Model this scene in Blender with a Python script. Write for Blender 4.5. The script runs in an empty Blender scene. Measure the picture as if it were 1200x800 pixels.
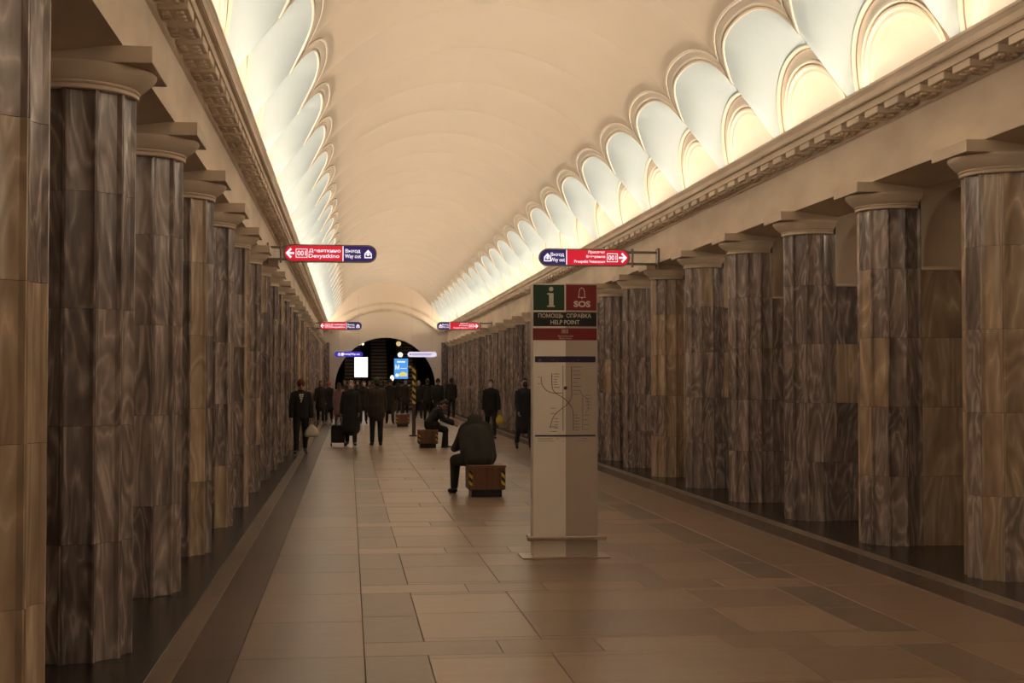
import bpy, bmesh, math, random
from mathutils import Vector, Matrix

random.seed(7)
PI = math.pi
scene = bpy.context.scene
COL = scene.collection

# ------------------------------------------------------------------ camera, world, exposure
F = 1613.0                       # focal length in pixels of the 1200 px wide frame
VX, VY = 409.0, 445.0            # vanishing point of the hall axis
CAM_H = 1.70
XC = 1.98                        # the hall's centre line
cam = bpy.data.cameras.new('camera'); cam_o = bpy.data.objects.new('camera', cam); COL.objects.link(cam_o)
cam.sensor_width = 36.0; cam.lens = F / 1200.0 * 36.0; cam.clip_end = 300
yaw = math.atan((600 - VX) / F)
pitch = math.atan((VY - 400) / math.hypot(F, 600 - VX))
cam_o.location = (0, 0, CAM_H)
cam_o.rotation_euler = (PI / 2 + pitch, 0, -yaw)
scene.camera = cam_o
world = bpy.data.worlds.new('world'); scene.world = world; world.use_nodes = True
world.node_tree.nodes['Background'].inputs[0].default_value = (0.02, 0.015, 0.012, 1)
world.node_tree.nodes['Background'].inputs[1].default_value = 0.0
vs = scene.view_settings
vs.view_transform = 'Standard'; vs.look = 'None'; vs.gamma = 1.0; vs.use_curve_mapping = False
vs.exposure = 1.15
scene.cycles.max_bounces = 12; scene.cycles.diffuse_bounces = 6; scene.cycles.glossy_bounces = 4
LAMP_STRENGTH = 3.2; FILL_STRENGTH = 24.0
LAMP_COLOR = (1.0, 0.86, 0.66)

def P(px, py, depth):            # a photo pixel at a depth along the hall -> world point
    return Vector(((px - VX) * depth / F, depth, CAM_H + (VY - py) * depth / F))
def floor_depth(py): return F * CAM_H / (py - VY)

# ------------------------------------------------------------------ helpers
def s2l(c):
    return tuple(((v / 255) / 12.92 if v / 255 <= 0.04045 else ((v / 255 + 0.055) / 1.055) ** 2.4) for v in c)

class MB:
    """collects geometry for ONE mesh"""
    def __init__(s): s.v = []; s.f = []; s.m = []
    def add(s, verts, faces, mi=0):
        o = len(s.v); s.v += [tuple(v) for v in verts]
        for f in faces: s.f.append(tuple(i + o for i in f)); s.m.append(mi)
        return s
    def box(s, a, b, mi=0):
        x0, y0, z0 = a; x1, y1, z1 = b
        return s.add([(x0,y0,z0),(x1,y0,z0),(x1,y1,z0),(x0,y1,z0),(x0,y0,z1),(x1,y0,z1),(x1,y1,z1),(x0,y1,z1)],
              [(0,3,2,1),(4,5,6,7),(0,1,5,4),(1,2,6,5),(2,3,7,6),(3,0,4,7)], mi)
    def bbox(s, a, b, bev=0.008, mi=0):     # box with chamfered edges
        bm = bmesh.new(); bmesh.ops.create_cube(bm, size=1)
        for v in bm.verts:
            v.co = Vector([(a[i] + b[i]) / 2 + v.co[i] * (b[i] - a[i]) for i in range(3)])
        bmesh.ops.bevel(bm, geom=list(bm.edges), offset=bev, segments=1, affect='EDGES')
        bm.verts.index_update()
        s.add([v.co[:] for v in bm.verts], [[v.index for v in f.verts] for f in bm.faces], mi); bm.free(); return s
    def prism(s, pts, z0, z1, axis='z', mi=0):  # closed polygon extruded
        n = len(pts)
        def mk(p, h):
            if axis == 'z': return (p[0], p[1], h)
            if axis == 'y': return (p[0], h, p[1])
            return (h, p[0], p[1])
        v = [mk(p, z0) for p in pts] + [mk(p, z1) for p in pts]
        f = [(i, (i + 1) % n, (i + 1) % n + n, i + n) for i in range(n)] + [tuple(range(n))[::-1], tuple(range(n, 2 * n))]
        return s.add(v, f, mi)
    def cyl(s, p0, p1, r0, r1=None, n=12, mi=0, cap=True):
        r1 = r0 if r1 is None else r1
        p0, p1 = Vector(p0), Vector(p1); d = (p1 - p0).normalized()
        u = d.orthogonal().normalized(); w = d.cross(u)
        v = []
        for p, r in ((p0, r0), (p1, r1)):
            for i in range(n):
                a = 2 * PI * i / n; v.append(p + (u * math.cos(a) + w * math.sin(a)) * r)
        f = [(i, (i + 1) % n, (i + 1) % n + n, i + n) for i in range(n)]
        if cap: f += [tuple(range(n))[::-1], tuple(range(n, 2 * n))]
        return s.add(v, f, mi)
    def tube(s, pts, r, n=8, mi=0):
        for a, b in zip(pts[:-1], pts[1:]): s.cyl(a, b, r, n=n, mi=mi)
        return s
    def grid(s, rows, mi=0, closed=False):
        n = len(rows[0]); o = []
        for r in rows: o += list(r)
        f = []
        for i in range(len(rows) - 1):
            for j in range(n if closed else n - 1):
                k = (j + 1) % n
                f.append((i * n + j, i * n + k, (i + 1) * n + k, (i + 1) * n + j))
        return s.add(o, f, mi)
    def sphere(s, c, r, n=12, m=8, mi=0):
        if not hasattr(r, '__len__'): r = (r, r, r)
        rows = []
        for i in range(m + 1):
            t = PI * i / m
            rows.append([(c[0] + r[0] * math.sin(t) * math.cos(2*PI*j/n), c[1] + r[1] * math.sin(t) * math.sin(2*PI*j/n), c[2] + r[2] * math.cos(t)) for j in range(n)])
        return s.grid(rows, mi, True)
    def capsule(s, p0, p1, r0, r1, w=1.0, d=1.0, side=Vector((1, 0, 0)), n=12, m=4):
        p0, p1 = Vector(p0), Vector(p1); ax = (p1 - p0)
        if ax.length < 1e-5: ax = Vector((0, 0, 1e-4))
        L = ax.length; ax.normalize()
        u = side - ax * side.dot(ax)
        if u.length < 1e-3: u = Vector((0, 1, 0)) - ax * ax.y
        u.normalize(); v = ax.cross(u)
        rows = []
        for i in range(m + 1):
            t = PI / 2 * i / m
            rows.append((p0 - ax * r0 * math.cos(t), max(r0 * math.sin(t), 1e-4)))
        for i in range(m + 1):
            t = PI / 2 * i / m
            rows.append((p1 + ax * r1 * math.sin(t), max(r1 * math.cos(t), 1e-4)))
        g = [[c + u * (r * w * math.cos(2*PI*j/n)) + v * (r * d * math.sin(2*PI*j/n)) for j in range(n)] for c, r in rows]
        return s.grid(g, 0, True)
    def mesh(s, name, smooth=False):
        me = bpy.data.meshes.new(name); me.from_pydata(s.v, [], s.f); me.validate()
        bm = bmesh.new(); bm.from_mesh(me)
        if not getattr(s, 'open', False): bmesh.ops.recalc_face_normals(bm, faces=bm.faces)
        bm.to_mesh(me); bm.free()
        if smooth: me.polygons.foreach_set('use_smooth', [True] * len(me.polygons))
        if any(s.m) and len(s.m) == len(me.polygons): me.polygons.foreach_set('material_index', s.m)
        me.update(); return me

def link(name, me, mats=None, parent=None, loc=(0, 0, 0), rz=0.0):
    o = bpy.data.objects.new(name, me); COL.objects.link(o)
    if mats is not None and me is not None:
        mats = mats if isinstance(mats, (list, tuple)) else [mats]
        if len(me.materials) == 0:
            for m in mats: me.materials.append(m)
        else:
            for i, m in enumerate(mats):
                if me.materials[i] != m:
                    o.material_slots[i].link = 'OBJECT'; o.material_slots[i].material = m
    o.parent = parent; o.location = loc; o.rotation_euler = (0, 0, rz)
    return o
def build(mb, name, mats, parent=None, loc=(0, 0, 0), rz=0.0, smooth=False):
    return link(name, mb.mesh(name, smooth), mats, parent, loc, rz)
def tag(o, label, cat, group=None, kind=None):
    o['label'] = label
    if cat: o['category'] = cat
    if group: o['group'] = group
    if kind: o['kind'] = kind
    return o
def empty(name, loc=(0, 0, 0), rz=0.0):
    o = bpy.data.objects.new(name, None); COL.objects.link(o); o.location = loc; o.rotation_euler = (0, 0, rz)
    o.empty_display_size = 0.2
    return o
def struct(o, label): o['kind'] = 'structure'; o['label'] = label; return o
def auto_smooth(me, ang=35):
    bm = bmesh.new(); bm.from_mesh(me)
    for f in bm.faces: f.smooth = True
    for e in bm.edges:
        if len(e.link_faces) == 2 and e.calc_face_angle(0) > math.radians(ang): e.smooth = False
    bm.to_mesh(me); bm.free(); return me

# ------------------------------------------------------------------ materials
def mat(name, color, rough=0.6, metal=0.0, spec=0.5, emit=None, emit_s=0.0):
    m = bpy.data.materials.new(name); m.use_nodes = True
    b = m.node_tree.nodes['Principled BSDF']
    b.inputs['Base Color'].default_value = (*color, 1); b.inputs['Roughness'].default_value = rough
    b.inputs['Metallic'].default_value = metal; b.inputs['Specular IOR Level'].default_value = spec
    if emit: b.inputs['Emission Color'].default_value = (*emit, 1); b.inputs['Emission Strength'].default_value = emit_s
    return m
def nodes(m): return m.node_tree.nodes, m.node_tree.links, m.node_tree.nodes['Principled BSDF']
def N(nt, typ, **kw):
    n = nt.nodes.new(typ)
    for k, v in kw.items(): setattr(n, k, v)
    return n
def ramp(nt, stops):
    r = nt.nodes.new('ShaderNodeValToRGB'); e = r.color_ramp.elements
    while len(e) < len(stops): e.new(0.5)
    for i, (p, c) in enumerate(stops): e[i].position = p; e[i].color = (*c, 1)
    return r
def mottled(name, c0, c1, scale=3.0, rough=0.6, detail=5, bump=0.0, stretch=(1, 1, 1), spec=0.5, rand=0.0, coord='Object', metal=0.0):
    """noise between two paint / stone tones, with an offset per object and optional tone shift per object"""
    m = mat(name, c0, rough, metal, spec); ns, lk, b = nodes(m); nt = m.node_tree
    tc = N(nt, 'ShaderNodeTexCoord'); mp = N(nt, 'ShaderNodeMapping'); mp.inputs['Scale'].default_value = stretch
    oi = N(nt, 'ShaderNodeObjectInfo'); sc = N(nt, 'ShaderNodeMath', operation='MULTIPLY'); sc.inputs[1].default_value = 57.0
    lk.new(oi.outputs['Random'], sc.inputs[0]); lk.new(tc.outputs[coord], mp.inputs[0])
    no = N(nt, 'ShaderNodeTexNoise', noise_dimensions='4D'); no.inputs['Scale'].default_value = scale; no.inputs['Detail'].default_value = detail
    lk.new(mp.outputs[0], no.inputs['Vector']); lk.new(sc.outputs[0], no.inputs['W'])
    rp = ramp(nt, [(0.32, c0), (0.68, c1)]); lk.new(no.outputs['Fac'], rp.inputs[0])
    out = rp.outputs[0]
    if rand > 0:
        hs = N(nt, 'ShaderNodeHueSaturation'); mr = N(nt, 'ShaderNodeMapRange')
        mr.inputs['To Min'].default_value = 1 - rand; mr.inputs['To Max'].default_value = 1 + rand
        lk.new(oi.outputs['Random'], mr.inputs['Value']); lk.new(mr.outputs[0], hs.inputs['Value']); lk.new(out, hs.inputs['Color']); out = hs.outputs[0]
    lk.new(out, b.inputs['Base Color'])
    if bump > 0:
        bp = N(nt, 'ShaderNodeBump'); bp.inputs['Strength'].default_value = bump; bp.inputs['Distance'].default_value = 0.01
        lk.new(no.outputs['Fac'], bp.inputs['Height']); lk.new(bp.outputs[0], b.inputs['Normal'])
    return m
def marble(name, dark, mid, light, vein_scale=1.0, rough=0.22, bright=0.09):
    """veined marble with swirling rings; every slab gets its own cut"""
    m = mat(name, mid, rough); ns, lk, b = nodes(m); nt = m.node_tree
    tc = N(nt, 'ShaderNodeTexCoord'); oi = N(nt, 'ShaderNodeObjectInfo')
    mul = N(nt, 'ShaderNodeVectorMath', operation='MULTIPLY'); mul.inputs[1].default_value = (3.4 * vein_scale, 3.4 * vein_scale, .85 * vein_scale)
    lk.new(tc.outputs['Object'], mul.inputs[0])
    off = N(nt, 'ShaderNodeMath', operation='MULTIPLY'); off.inputs[1].default_value = 83.0; lk.new(oi.outputs['Random'], off.inputs[0])
    cx = N(nt, 'ShaderNodeCombineXYZ'); lk.new(off.outputs[0], cx.inputs[0]); lk.new(off.outputs[0], cx.inputs[1]); lk.new(off.outputs[0], cx.inputs[2])
    ad = N(nt, 'ShaderNodeVectorMath', operation='ADD'); lk.new(mul.outputs[0], ad.inputs[0]); lk.new(cx.outputs[0], ad.inputs[1])
    n1 = N(nt, 'ShaderNodeTexNoise'); n1.inputs['Scale'].default_value = 0.9; n1.inputs['Detail'].default_value = 3; n1.inputs['Distortion'].default_value = 0.8
    lk.new(ad.outputs[0], n1.inputs['Vector'])
    # contour bands of a smooth field give the knotted, wood-like rings
    mb_ = N(nt, 'ShaderNodeMath', operation='MULTIPLY'); mb_.inputs[1].default_value = 60.0; lk.new(n1.outputs['Fac'], mb_.inputs[0])
    sn = N(nt, 'ShaderNodeMath', operation='SINE'); lk.new(mb_.outputs[0], sn.inputs[0])
    n2 = N(nt, 'ShaderNodeTexNoise'); n2.inputs['Scale'].default_value = 4.5; n2.inputs['Detail'].default_value = 6; lk.new(ad.outputs[0], n2.inputs['Vector'])
    mx = N(nt, 'ShaderNodeMath', operation='MULTIPLY_ADD'); mx.inputs[1].default_value = 0.10; lk.new(sn.outputs[0], mx.inputs[0])
    n3 = N(nt, 'ShaderNodeTexNoise'); n3.inputs['Scale'].default_value = 0.55; n3.inputs['Detail'].default_value = 2; lk.new(ad.outputs[0], n3.inputs['Vector'])
    av = N(nt, 'ShaderNodeMath', operation='ADD'); lk.new(n2.outputs['Fac'], av.inputs[0]); lk.new(n3.outputs['Fac'], av.inputs[1])
    hf = N(nt, 'ShaderNodeMath', operation='MULTIPLY'); hf.inputs[1].default_value = 0.5; lk.new(av.outputs[0], hf.inputs[0])
    lk.new(hf.outputs[0], mx.inputs[2])
    rp0 = ramp(nt, [(0.28, dark), (0.50, mid), (0.74, light)]); lk.new(mx.outputs[0], rp0.inputs[0])
    vm = N(nt, 'ShaderNodeMapRange', interpolation_type='SMOOTHSTEP'); vm.inputs['From Min'].default_value = .80; vm.inputs['From Max'].default_value = 1.0; lk.new(sn.outputs[0], vm.inputs['Value'])
    vk = N(nt, 'ShaderNodeMath', operation='MULTIPLY'); lk.new(vm.outputs[0], vk.inputs[0])
    vg = N(nt, 'ShaderNodeMapRange'); vg.inputs['From Min'].default_value = .42; vg.inputs['From Max'].default_value = .66; vg.inputs['To Max'].default_value = .75; lk.new(n2.outputs['Fac'], vg.inputs['Value']); lk.new(vg.outputs[0], vk.inputs[1])
    rp = N(nt, 'ShaderNodeMix', data_type='RGBA'); lk.new(vk.outputs[0], rp.inputs[0]); lk.new(rp0.outputs[0], rp.inputs[6]); rp.inputs[7].default_value = (*[min(1, c * 1.25) for c in light], 1)
    hs = N(nt, 'ShaderNodeHueSaturation'); mr = N(nt, 'ShaderNodeMapRange'); mr.inputs['To Min'].default_value = 1 - bright; mr.inputs['To Max'].default_value = 1 + bright
    r2 = N(nt, 'ShaderNodeMath', operation='FRACT'); m7 = N(nt, 'ShaderNodeMath', operation='MULTIPLY'); m7.inputs[1].default_value = 7.31
    lk.new(oi.outputs['Random'], m7.inputs[0]); lk.new(m7.outputs[0], r2.inputs[0]); lk.new(r2.outputs[0], mr.inputs['Value'])
    lk.new(mr.outputs[0], hs.inputs['Value']); lk.new(rp.outputs[2], hs.inputs['Color']); lk.new(hs.outputs[0], b.inputs['Base Color'])
    return m

M = {}
M['cream'] = mottled('cream_plaster', (.81, .71, .60), (.785, .685, .572), 1.2, 0.75)
M['cream_rim'] = mottled('cream_moulding', (.90, .83, .73), (.86, .79, .69), 4.0, 0.7)
M['groove_dark'] = mottled('dark_groove', (.34, .25, .18), (.42, .32, .24), 9, .9)
M['niche'] = mottled('pale_niche_plaster', (.84, .79, .71), (.81, .75, .67), 3.0, 0.75)
M['blue'] = mottled('pale_blue_plaster', (.56, .67, .74), (.52, .64, .71), 1.5, 0.75)
M['beam'] = mottled('aged_cream_plaster', (.58, .47, .37), (.80, .68, .55), 1.6, 0.7, 8, 0.05, (1, .5, 1.4))
M['capital'] = mottled('cream_capital_plaster', (.62, .51, .40), (.68, .56, .44), 4, 0.7)
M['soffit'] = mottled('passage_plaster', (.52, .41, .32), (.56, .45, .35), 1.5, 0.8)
M['marble'] = marble('grey_veined_marble', (0.153, 0.117, 0.106), (0.277, 0.218, 0.196), (0.472, 0.382, 0.346))
M['marble_dark'] = marble('dark_veined_marble', (0.112, 0.087, 0.081), (0.205, 0.162, 0.151), (0.402, 0.324, 0.294))
M['marble_tan'] = marble('tan_veined_marble', (0.268, 0.194, 0.135), (0.424, 0.315, 0.226), (0.559, 0.431, 0.316), 0.7)
M['mortar'] = mat('dark_mortar', (.05, .04, .035), 0.9)
M['stone_light'] = mottled('light_floor_stone', (0.250, 0.170, 0.116), (0.289, 0.201, 0.139), 3, 0.30, 6, 0.0, (1.0, 4.5, 1), rand=.09)
M['stone_mid'] = mottled('tan_floor_stone', (0.195, 0.131, 0.088), (0.230, 0.157, 0.107), 3, 0.31, 6, 0.0, (1.0, 4.5, 1), rand=.08)
M['stone_brown'] = mottled('brown_floor_stone', (.150, .104, .074), (.178, .125, .091), 6, 0.31, 6, rand=.10)
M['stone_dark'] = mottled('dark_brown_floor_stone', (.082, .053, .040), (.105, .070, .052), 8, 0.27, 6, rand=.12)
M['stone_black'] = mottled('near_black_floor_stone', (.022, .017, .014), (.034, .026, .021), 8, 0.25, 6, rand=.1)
M['grout'] = mat('dark_grout', (.06, .045, .035), 0.9)
M['lamp'] = mat('warm_tube_lamp', (.9, .9, .85), 0.4, emit=(1.0, .95, .88), emit_s=LAMP_STRENGTH)
M['vault_fill'] = mat('warm_vault_fill', (.9, .9, .85), 0.4, emit=LAMP_COLOR, emit_s=FILL_STRENGTH)
M['platform_lamp'] = mat('platform_tube_lamp', (.9, .9, .85), 0.4, emit=LAMP_COLOR, emit_s=26.0)
M['black'] = mat('black_lacquer', (.012, .011, .011), 0.35)
M['white_print'] = mat('white_print', (.80, .76, .70), 0.5)
M['steel'] = mottled('brushed_steel', (.42, .38, .34), (.50, .46, .42), 30, 0.35, 2, metal=0.9)

# ------------------------------------------------------------------ layout numbers
D = 2.50                          # bay
def YC(k): return 8.85 + D * k    # column centres
K_LAST = 26
Y_END = YC(K_LAST) + 1.35         # end wall
Y_BACK = -6.6
HALF_COL = 3.68                   # centre line to column centre
HALF_BEAM = 3.35
Z_NECK, Z_ABA0, Z_ABA1, Z_BEAM = 3.46, 3.62, 3.725, 3.73

# ------------------------------------------------------------------ floor
def half_tiles():
    """one bay of paving: (x0, x1, y0, y1, stone) about the column axis"""
    T = []
    y0, y1 = -.30, .14                       # cross strip at the column axis
    E = [-1.88, -1.02, -.38, .45, 1.10, 1.88]
    for i in range(5): T.append((E[i], E[i+1], y0, y1, 'stone_light' if i % 2 == 0 else 'stone_mid'))
    yb, ye = y1, D - .30
    for a, b in ((-1.49, -.72), (-.72, .72), (.72, 1.49)):
        T.append((a, b, yb, yb + .11, 'stone_mid')); T.append((a, b, ye - .11, ye, 'stone_mid'))
    ym = (yb + ye) / 2 + .05
    for a, b, s1, s2 in ((-1.49, -.72, 'stone_light', 'stone_light'), (-.72, .72, 'stone_mid', 'stone_light'), (.72, 1.49, 'stone_light', 'stone_mid')):
        T.append((a, b, yb + .11, ym, s1)); T.append((a, b, ym, ye - .11, s2))
    for sg in (-1, 1):
        def q(a, b): return (min(sg*a, sg*b), max(sg*a, sg*b))
        T.append((*q(1.49, 1.88), yb, ym - .1, 'stone_brown')); T.append((*q(1.49, 1.88), ym - .1, ye, 'stone_brown'))
        T.append((*q(1.88, 2.65), y0, y0 + D / 2, 'stone_mid')); T.append((*q(1.88, 2.65), y0 + D / 2, ye, 'stone_mid'))
        T.append((*q(2.65, 2.97), y0, ye, 'stone_dark'))
        T.append((*q(2.97, 3.12), y0, ye, 'stone_brown'))
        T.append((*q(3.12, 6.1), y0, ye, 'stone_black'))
    return T
floor = build(MB().box((XC - 9.5, Y_BACK - .2, -.12), (XC + 9.5, Y_END + 16, -.012)), 'floor', M['grout'])
struct(floor, 'polished stone floor with brown border bands along both colonnades')
G = 0.0018
def tile_mesh(a, b, c, d):
    m = MB(); e = .0025
    m.add([(a+G, c+G, -.012), (b-G, c+G, -.012), (b-G, d-G, -.012), (a+G, d-G, -.012),
           (a+G, c+G, -e), (b-G, c+G, -e), (b-G, d-G, -e), (a+G, d-G, -e),
           (a+G+e, c+G+e, 0), (b-G-e, c+G+e, 0), (b-G-e, d-G-e, 0), (a+G+e, d-G-e, 0)],
          [(0,1,5,4),(1,2,6,5),(2,3,7,6),(3,0,4,7),(4,5,9,8),(5,6,10,9),(6,7,11,10),(7,4,8,11),(8,9,10,11)])
    return m
TILES = half_tiles()
tile_cache = {}
stones = ['stone_light', 'stone_mid', 'stone_brown', 'stone_dark', 'stone_black']
rest = MB()
for k in range(-7, K_LAST + 1):
    for i, (a, b, c, d, st) in enumerate(TILES):
        if st in ('stone_light', 'stone_mid') and random.random() < .12:
            st = 'stone_mid' if st == 'stone_light' else 'stone_light'
        if -1 <= k <= 7:
            if i not in tile_cache:
                cx, cy = (a + b) / 2, (c + d) / 2
                tile_cache[i] = tile_mesh(a - cx, b - cx, c - cy, d - cy).mesh('floor_tile')
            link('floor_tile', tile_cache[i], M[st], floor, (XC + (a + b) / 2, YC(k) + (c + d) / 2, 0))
        else:
            y0, y1 = YC(k) + c + G, YC(k) + d - G
            rest.box((XC + a + G, y0, -.012), (XC + b - G, y1, 0), stones.index(st))
r = build(rest, 'far_floor_tiles', [M[s] for s in stones], floor); r['kind'] = 'stuff'

# ------------------------------------------------------------------ vault with lunettes
RV, CV, ZB, AW, XW = 3.04, 3.90, 4.44, D / 2 - .004, 3.38
def crown(x): return 5.77 - (x - 2.40) * .43
def edge(x): return 5.34 - (x - 2.67) * 1.27
def xwall(z): return XW - (z - ZB) * .28      # the arched wall leans in with the vault
def zl(x, f): return edge(x) + (crown(x) - edge(x)) * max(0, math.cos(f)) ** (2 * max(.5, min(1, 1 - .5 * (x - 2.45) / .65)))
def x_int(f):
    lo, hi = 1.5, 2.95
    for _ in range(50):
        m = (lo + hi) / 2
        if CV + math.sqrt(RV * RV - m * m) > zl(m, f): lo = m
        else: hi = m
    return lo
NF = 28
PH = [-PI / 2 + PI * i / NF for i in range(NF + 1)]
XI = [x_int(f) for f in PH]
TH = [math.acos(x / RV) for x in XI]        # angle from the springing
def vp(y, th, r=RV): return (r * math.cos(th), y, CV + r * math.sin(th))
mv = MB(); mv.open = True; rows = []
cols = [(-D / 2, TH[0])] + [(AW * math.sin(f), t) for f, t in zip(PH, TH)] + [(D / 2, TH[-1])]
NR = 20
for y, t in cols:
    row = []
    for i in range(NR + 1):
        v = i / NR; th = t + (PI / 2 - t) * v
        s = min(1, v / .6); s = s * s * (3 - 2 * s)
        row.append(vp(y, th, RV + .12 * s * (abs(math.cos(PI * y / D)) ** .7 - .35)))
    rows.append(row)
mv.grid(rows); ME_VAULT = mv.mesh('vault_bay', True)
ml = MB(); ml.open = True; rows = []; XE = []
for f, x in zip(PH, XI):
    xe = XW
    for _ in range(30): xe = .5 * xe + .5 * xwall(zl(xe, f))
    XE.append(xe)
    rows.append([(x + (xe - x) * u / 8, AW * math.sin(f), zl(x + (xe - x) * u / 8, f)) for u in range(9)])
ml.grid(rows); ME_LUN = ml.mesh('lunette', True)
# rim moulding swept along the groin edge, laid out on the unrolled vault
prof = [(0, -.03), (0, .014), (.010, .022), (.026, .022), (.036, .010), (.037, -.016), (.043, -.016), (.044, .010), (.054, .018), (.072, .018), (.082, .006),
        (.153, .006), (.154, -.016), (.160, -.016), (.161, .012), (.172, .020), (.192, .020), (.204, .010), (.205, -.020), (.212, -.020), (.213, -.004)]
pts2 = [(AW * math.sin(f), RV * t) for f, t in zip(PH, TH)]
rows = []
for i, (y, t) in enumerate(pts2):
    a = pts2[max(i - 1, 0)]; b = pts2[min(i + 1, NF)]
    ty, tt = b[0] - a[0], b[1] - a[1]; L = math.hypot(ty, tt); ny, nt_ = -tt / L, ty / L
    row = []
    for s, h in prof:
        yy = max(-D / 2, min(D / 2, y + ny * s)); th = (t + nt_ * s) / RV
        row.append(vp(yy, th, RV - h))
    rows.append(row)
mr_ = MB(); mr_.open = True; mr_.grid(rows); ME_RIM = auto_smooth(mr_.mesh('rim_moulding'), 30)
def groove_tone(me, n_per_row, pick):            # darker tone in the grooves of the mouldings
    me.materials.append(M['cream_rim']); me.materials.append(M['groove_dark'])
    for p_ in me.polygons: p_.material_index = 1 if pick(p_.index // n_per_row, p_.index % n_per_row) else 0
groove_tone(ME_RIM, len(prof) - 1, lambda r_, c_: c_ in (4, 5, 6, 11, 12, 13, 17, 18, 19))
def ring(s, off):
    out = []
    for f, xe in zip(PH, XE):
        z = ZB + s * (zl(xe, f) - ZB); out.append((xwall(z) + off, s * AW * math.sin(f), z))
    return out
ma = MB(); ma.open = True
ma.grid([ring(s, o) for s, o in ((1.0, .0), (.995, -.035), (.975, -.04), (.962, -.005), (.945, 0), (.84, 0), (.832, -.03), (.81, -.035), (.80, -.008), (.785, -.008), (.778, -.028), (.755, -.03), (.745, 0), (.71, 0), (.70, .04))])
ma.add([(XW, -AW, 4.2), (XW, AW, 4.2), (XW, AW, ZB), (XW, -AW, ZB)], [(0, 1, 2, 3)])
ME_ARCH = auto_smooth(ma.mesh('archivolt'), 30)
groove_tone(ME_ARCH, NF, lambda r_, c_: r_ in (3, 5, 8))
mn = MB(); mn.open = True
mn.grid([ring(s, o) for s, o in ((.70, .04), (.69, .12), (.65, .22), (.57, .31), (.46, .38), (.32, .43), (.16, .455), (.001, .46))])
ME_NICHE = mn.mesh('niche', True)
tb = MB(); tb.cyl((3.21, -D / 2 + .12, 4.55), (3.21, D / 2 - .12, 4.55), .017, n=8)
ME_TUBE = tb.mesh('tube_lamp', True)
fl = MB(); fl.open = True          # unseen glowing strip added in the cove to brighten the vault
fl.add([(3.078, -D/2 + .06, 4.53), (3.078, D/2 - .06, 4.53), (3.10, D/2 - .06, 4.60), (3.10, -D/2 + .06, 4.60)], [(0, 1, 2, 3)])
ME_FILL = fl.mesh('vault_fill_strip')
tf = MB(); tf.prism([(3.055, 4.43), (3.17, 4.43), (3.17, 4.604), (3.106, 4.604), (3.082, 4.525), (3.055, 4.525)], -D / 2 + .05, D / 2 - .05, 'y')  # unseen backing added so the strip glows towards the hall only
ME_FIX = tf.mesh('strip_housing')

ceiling = build(MB().box((XC - 3.9, Y_BACK, 7.05), (XC + 3.9, Y_END + .3, 7.2)), 'ceiling', M['cream'])
struct(ceiling, 'cream barrel vault with scalloped pale blue lunettes along both sides')
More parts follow.
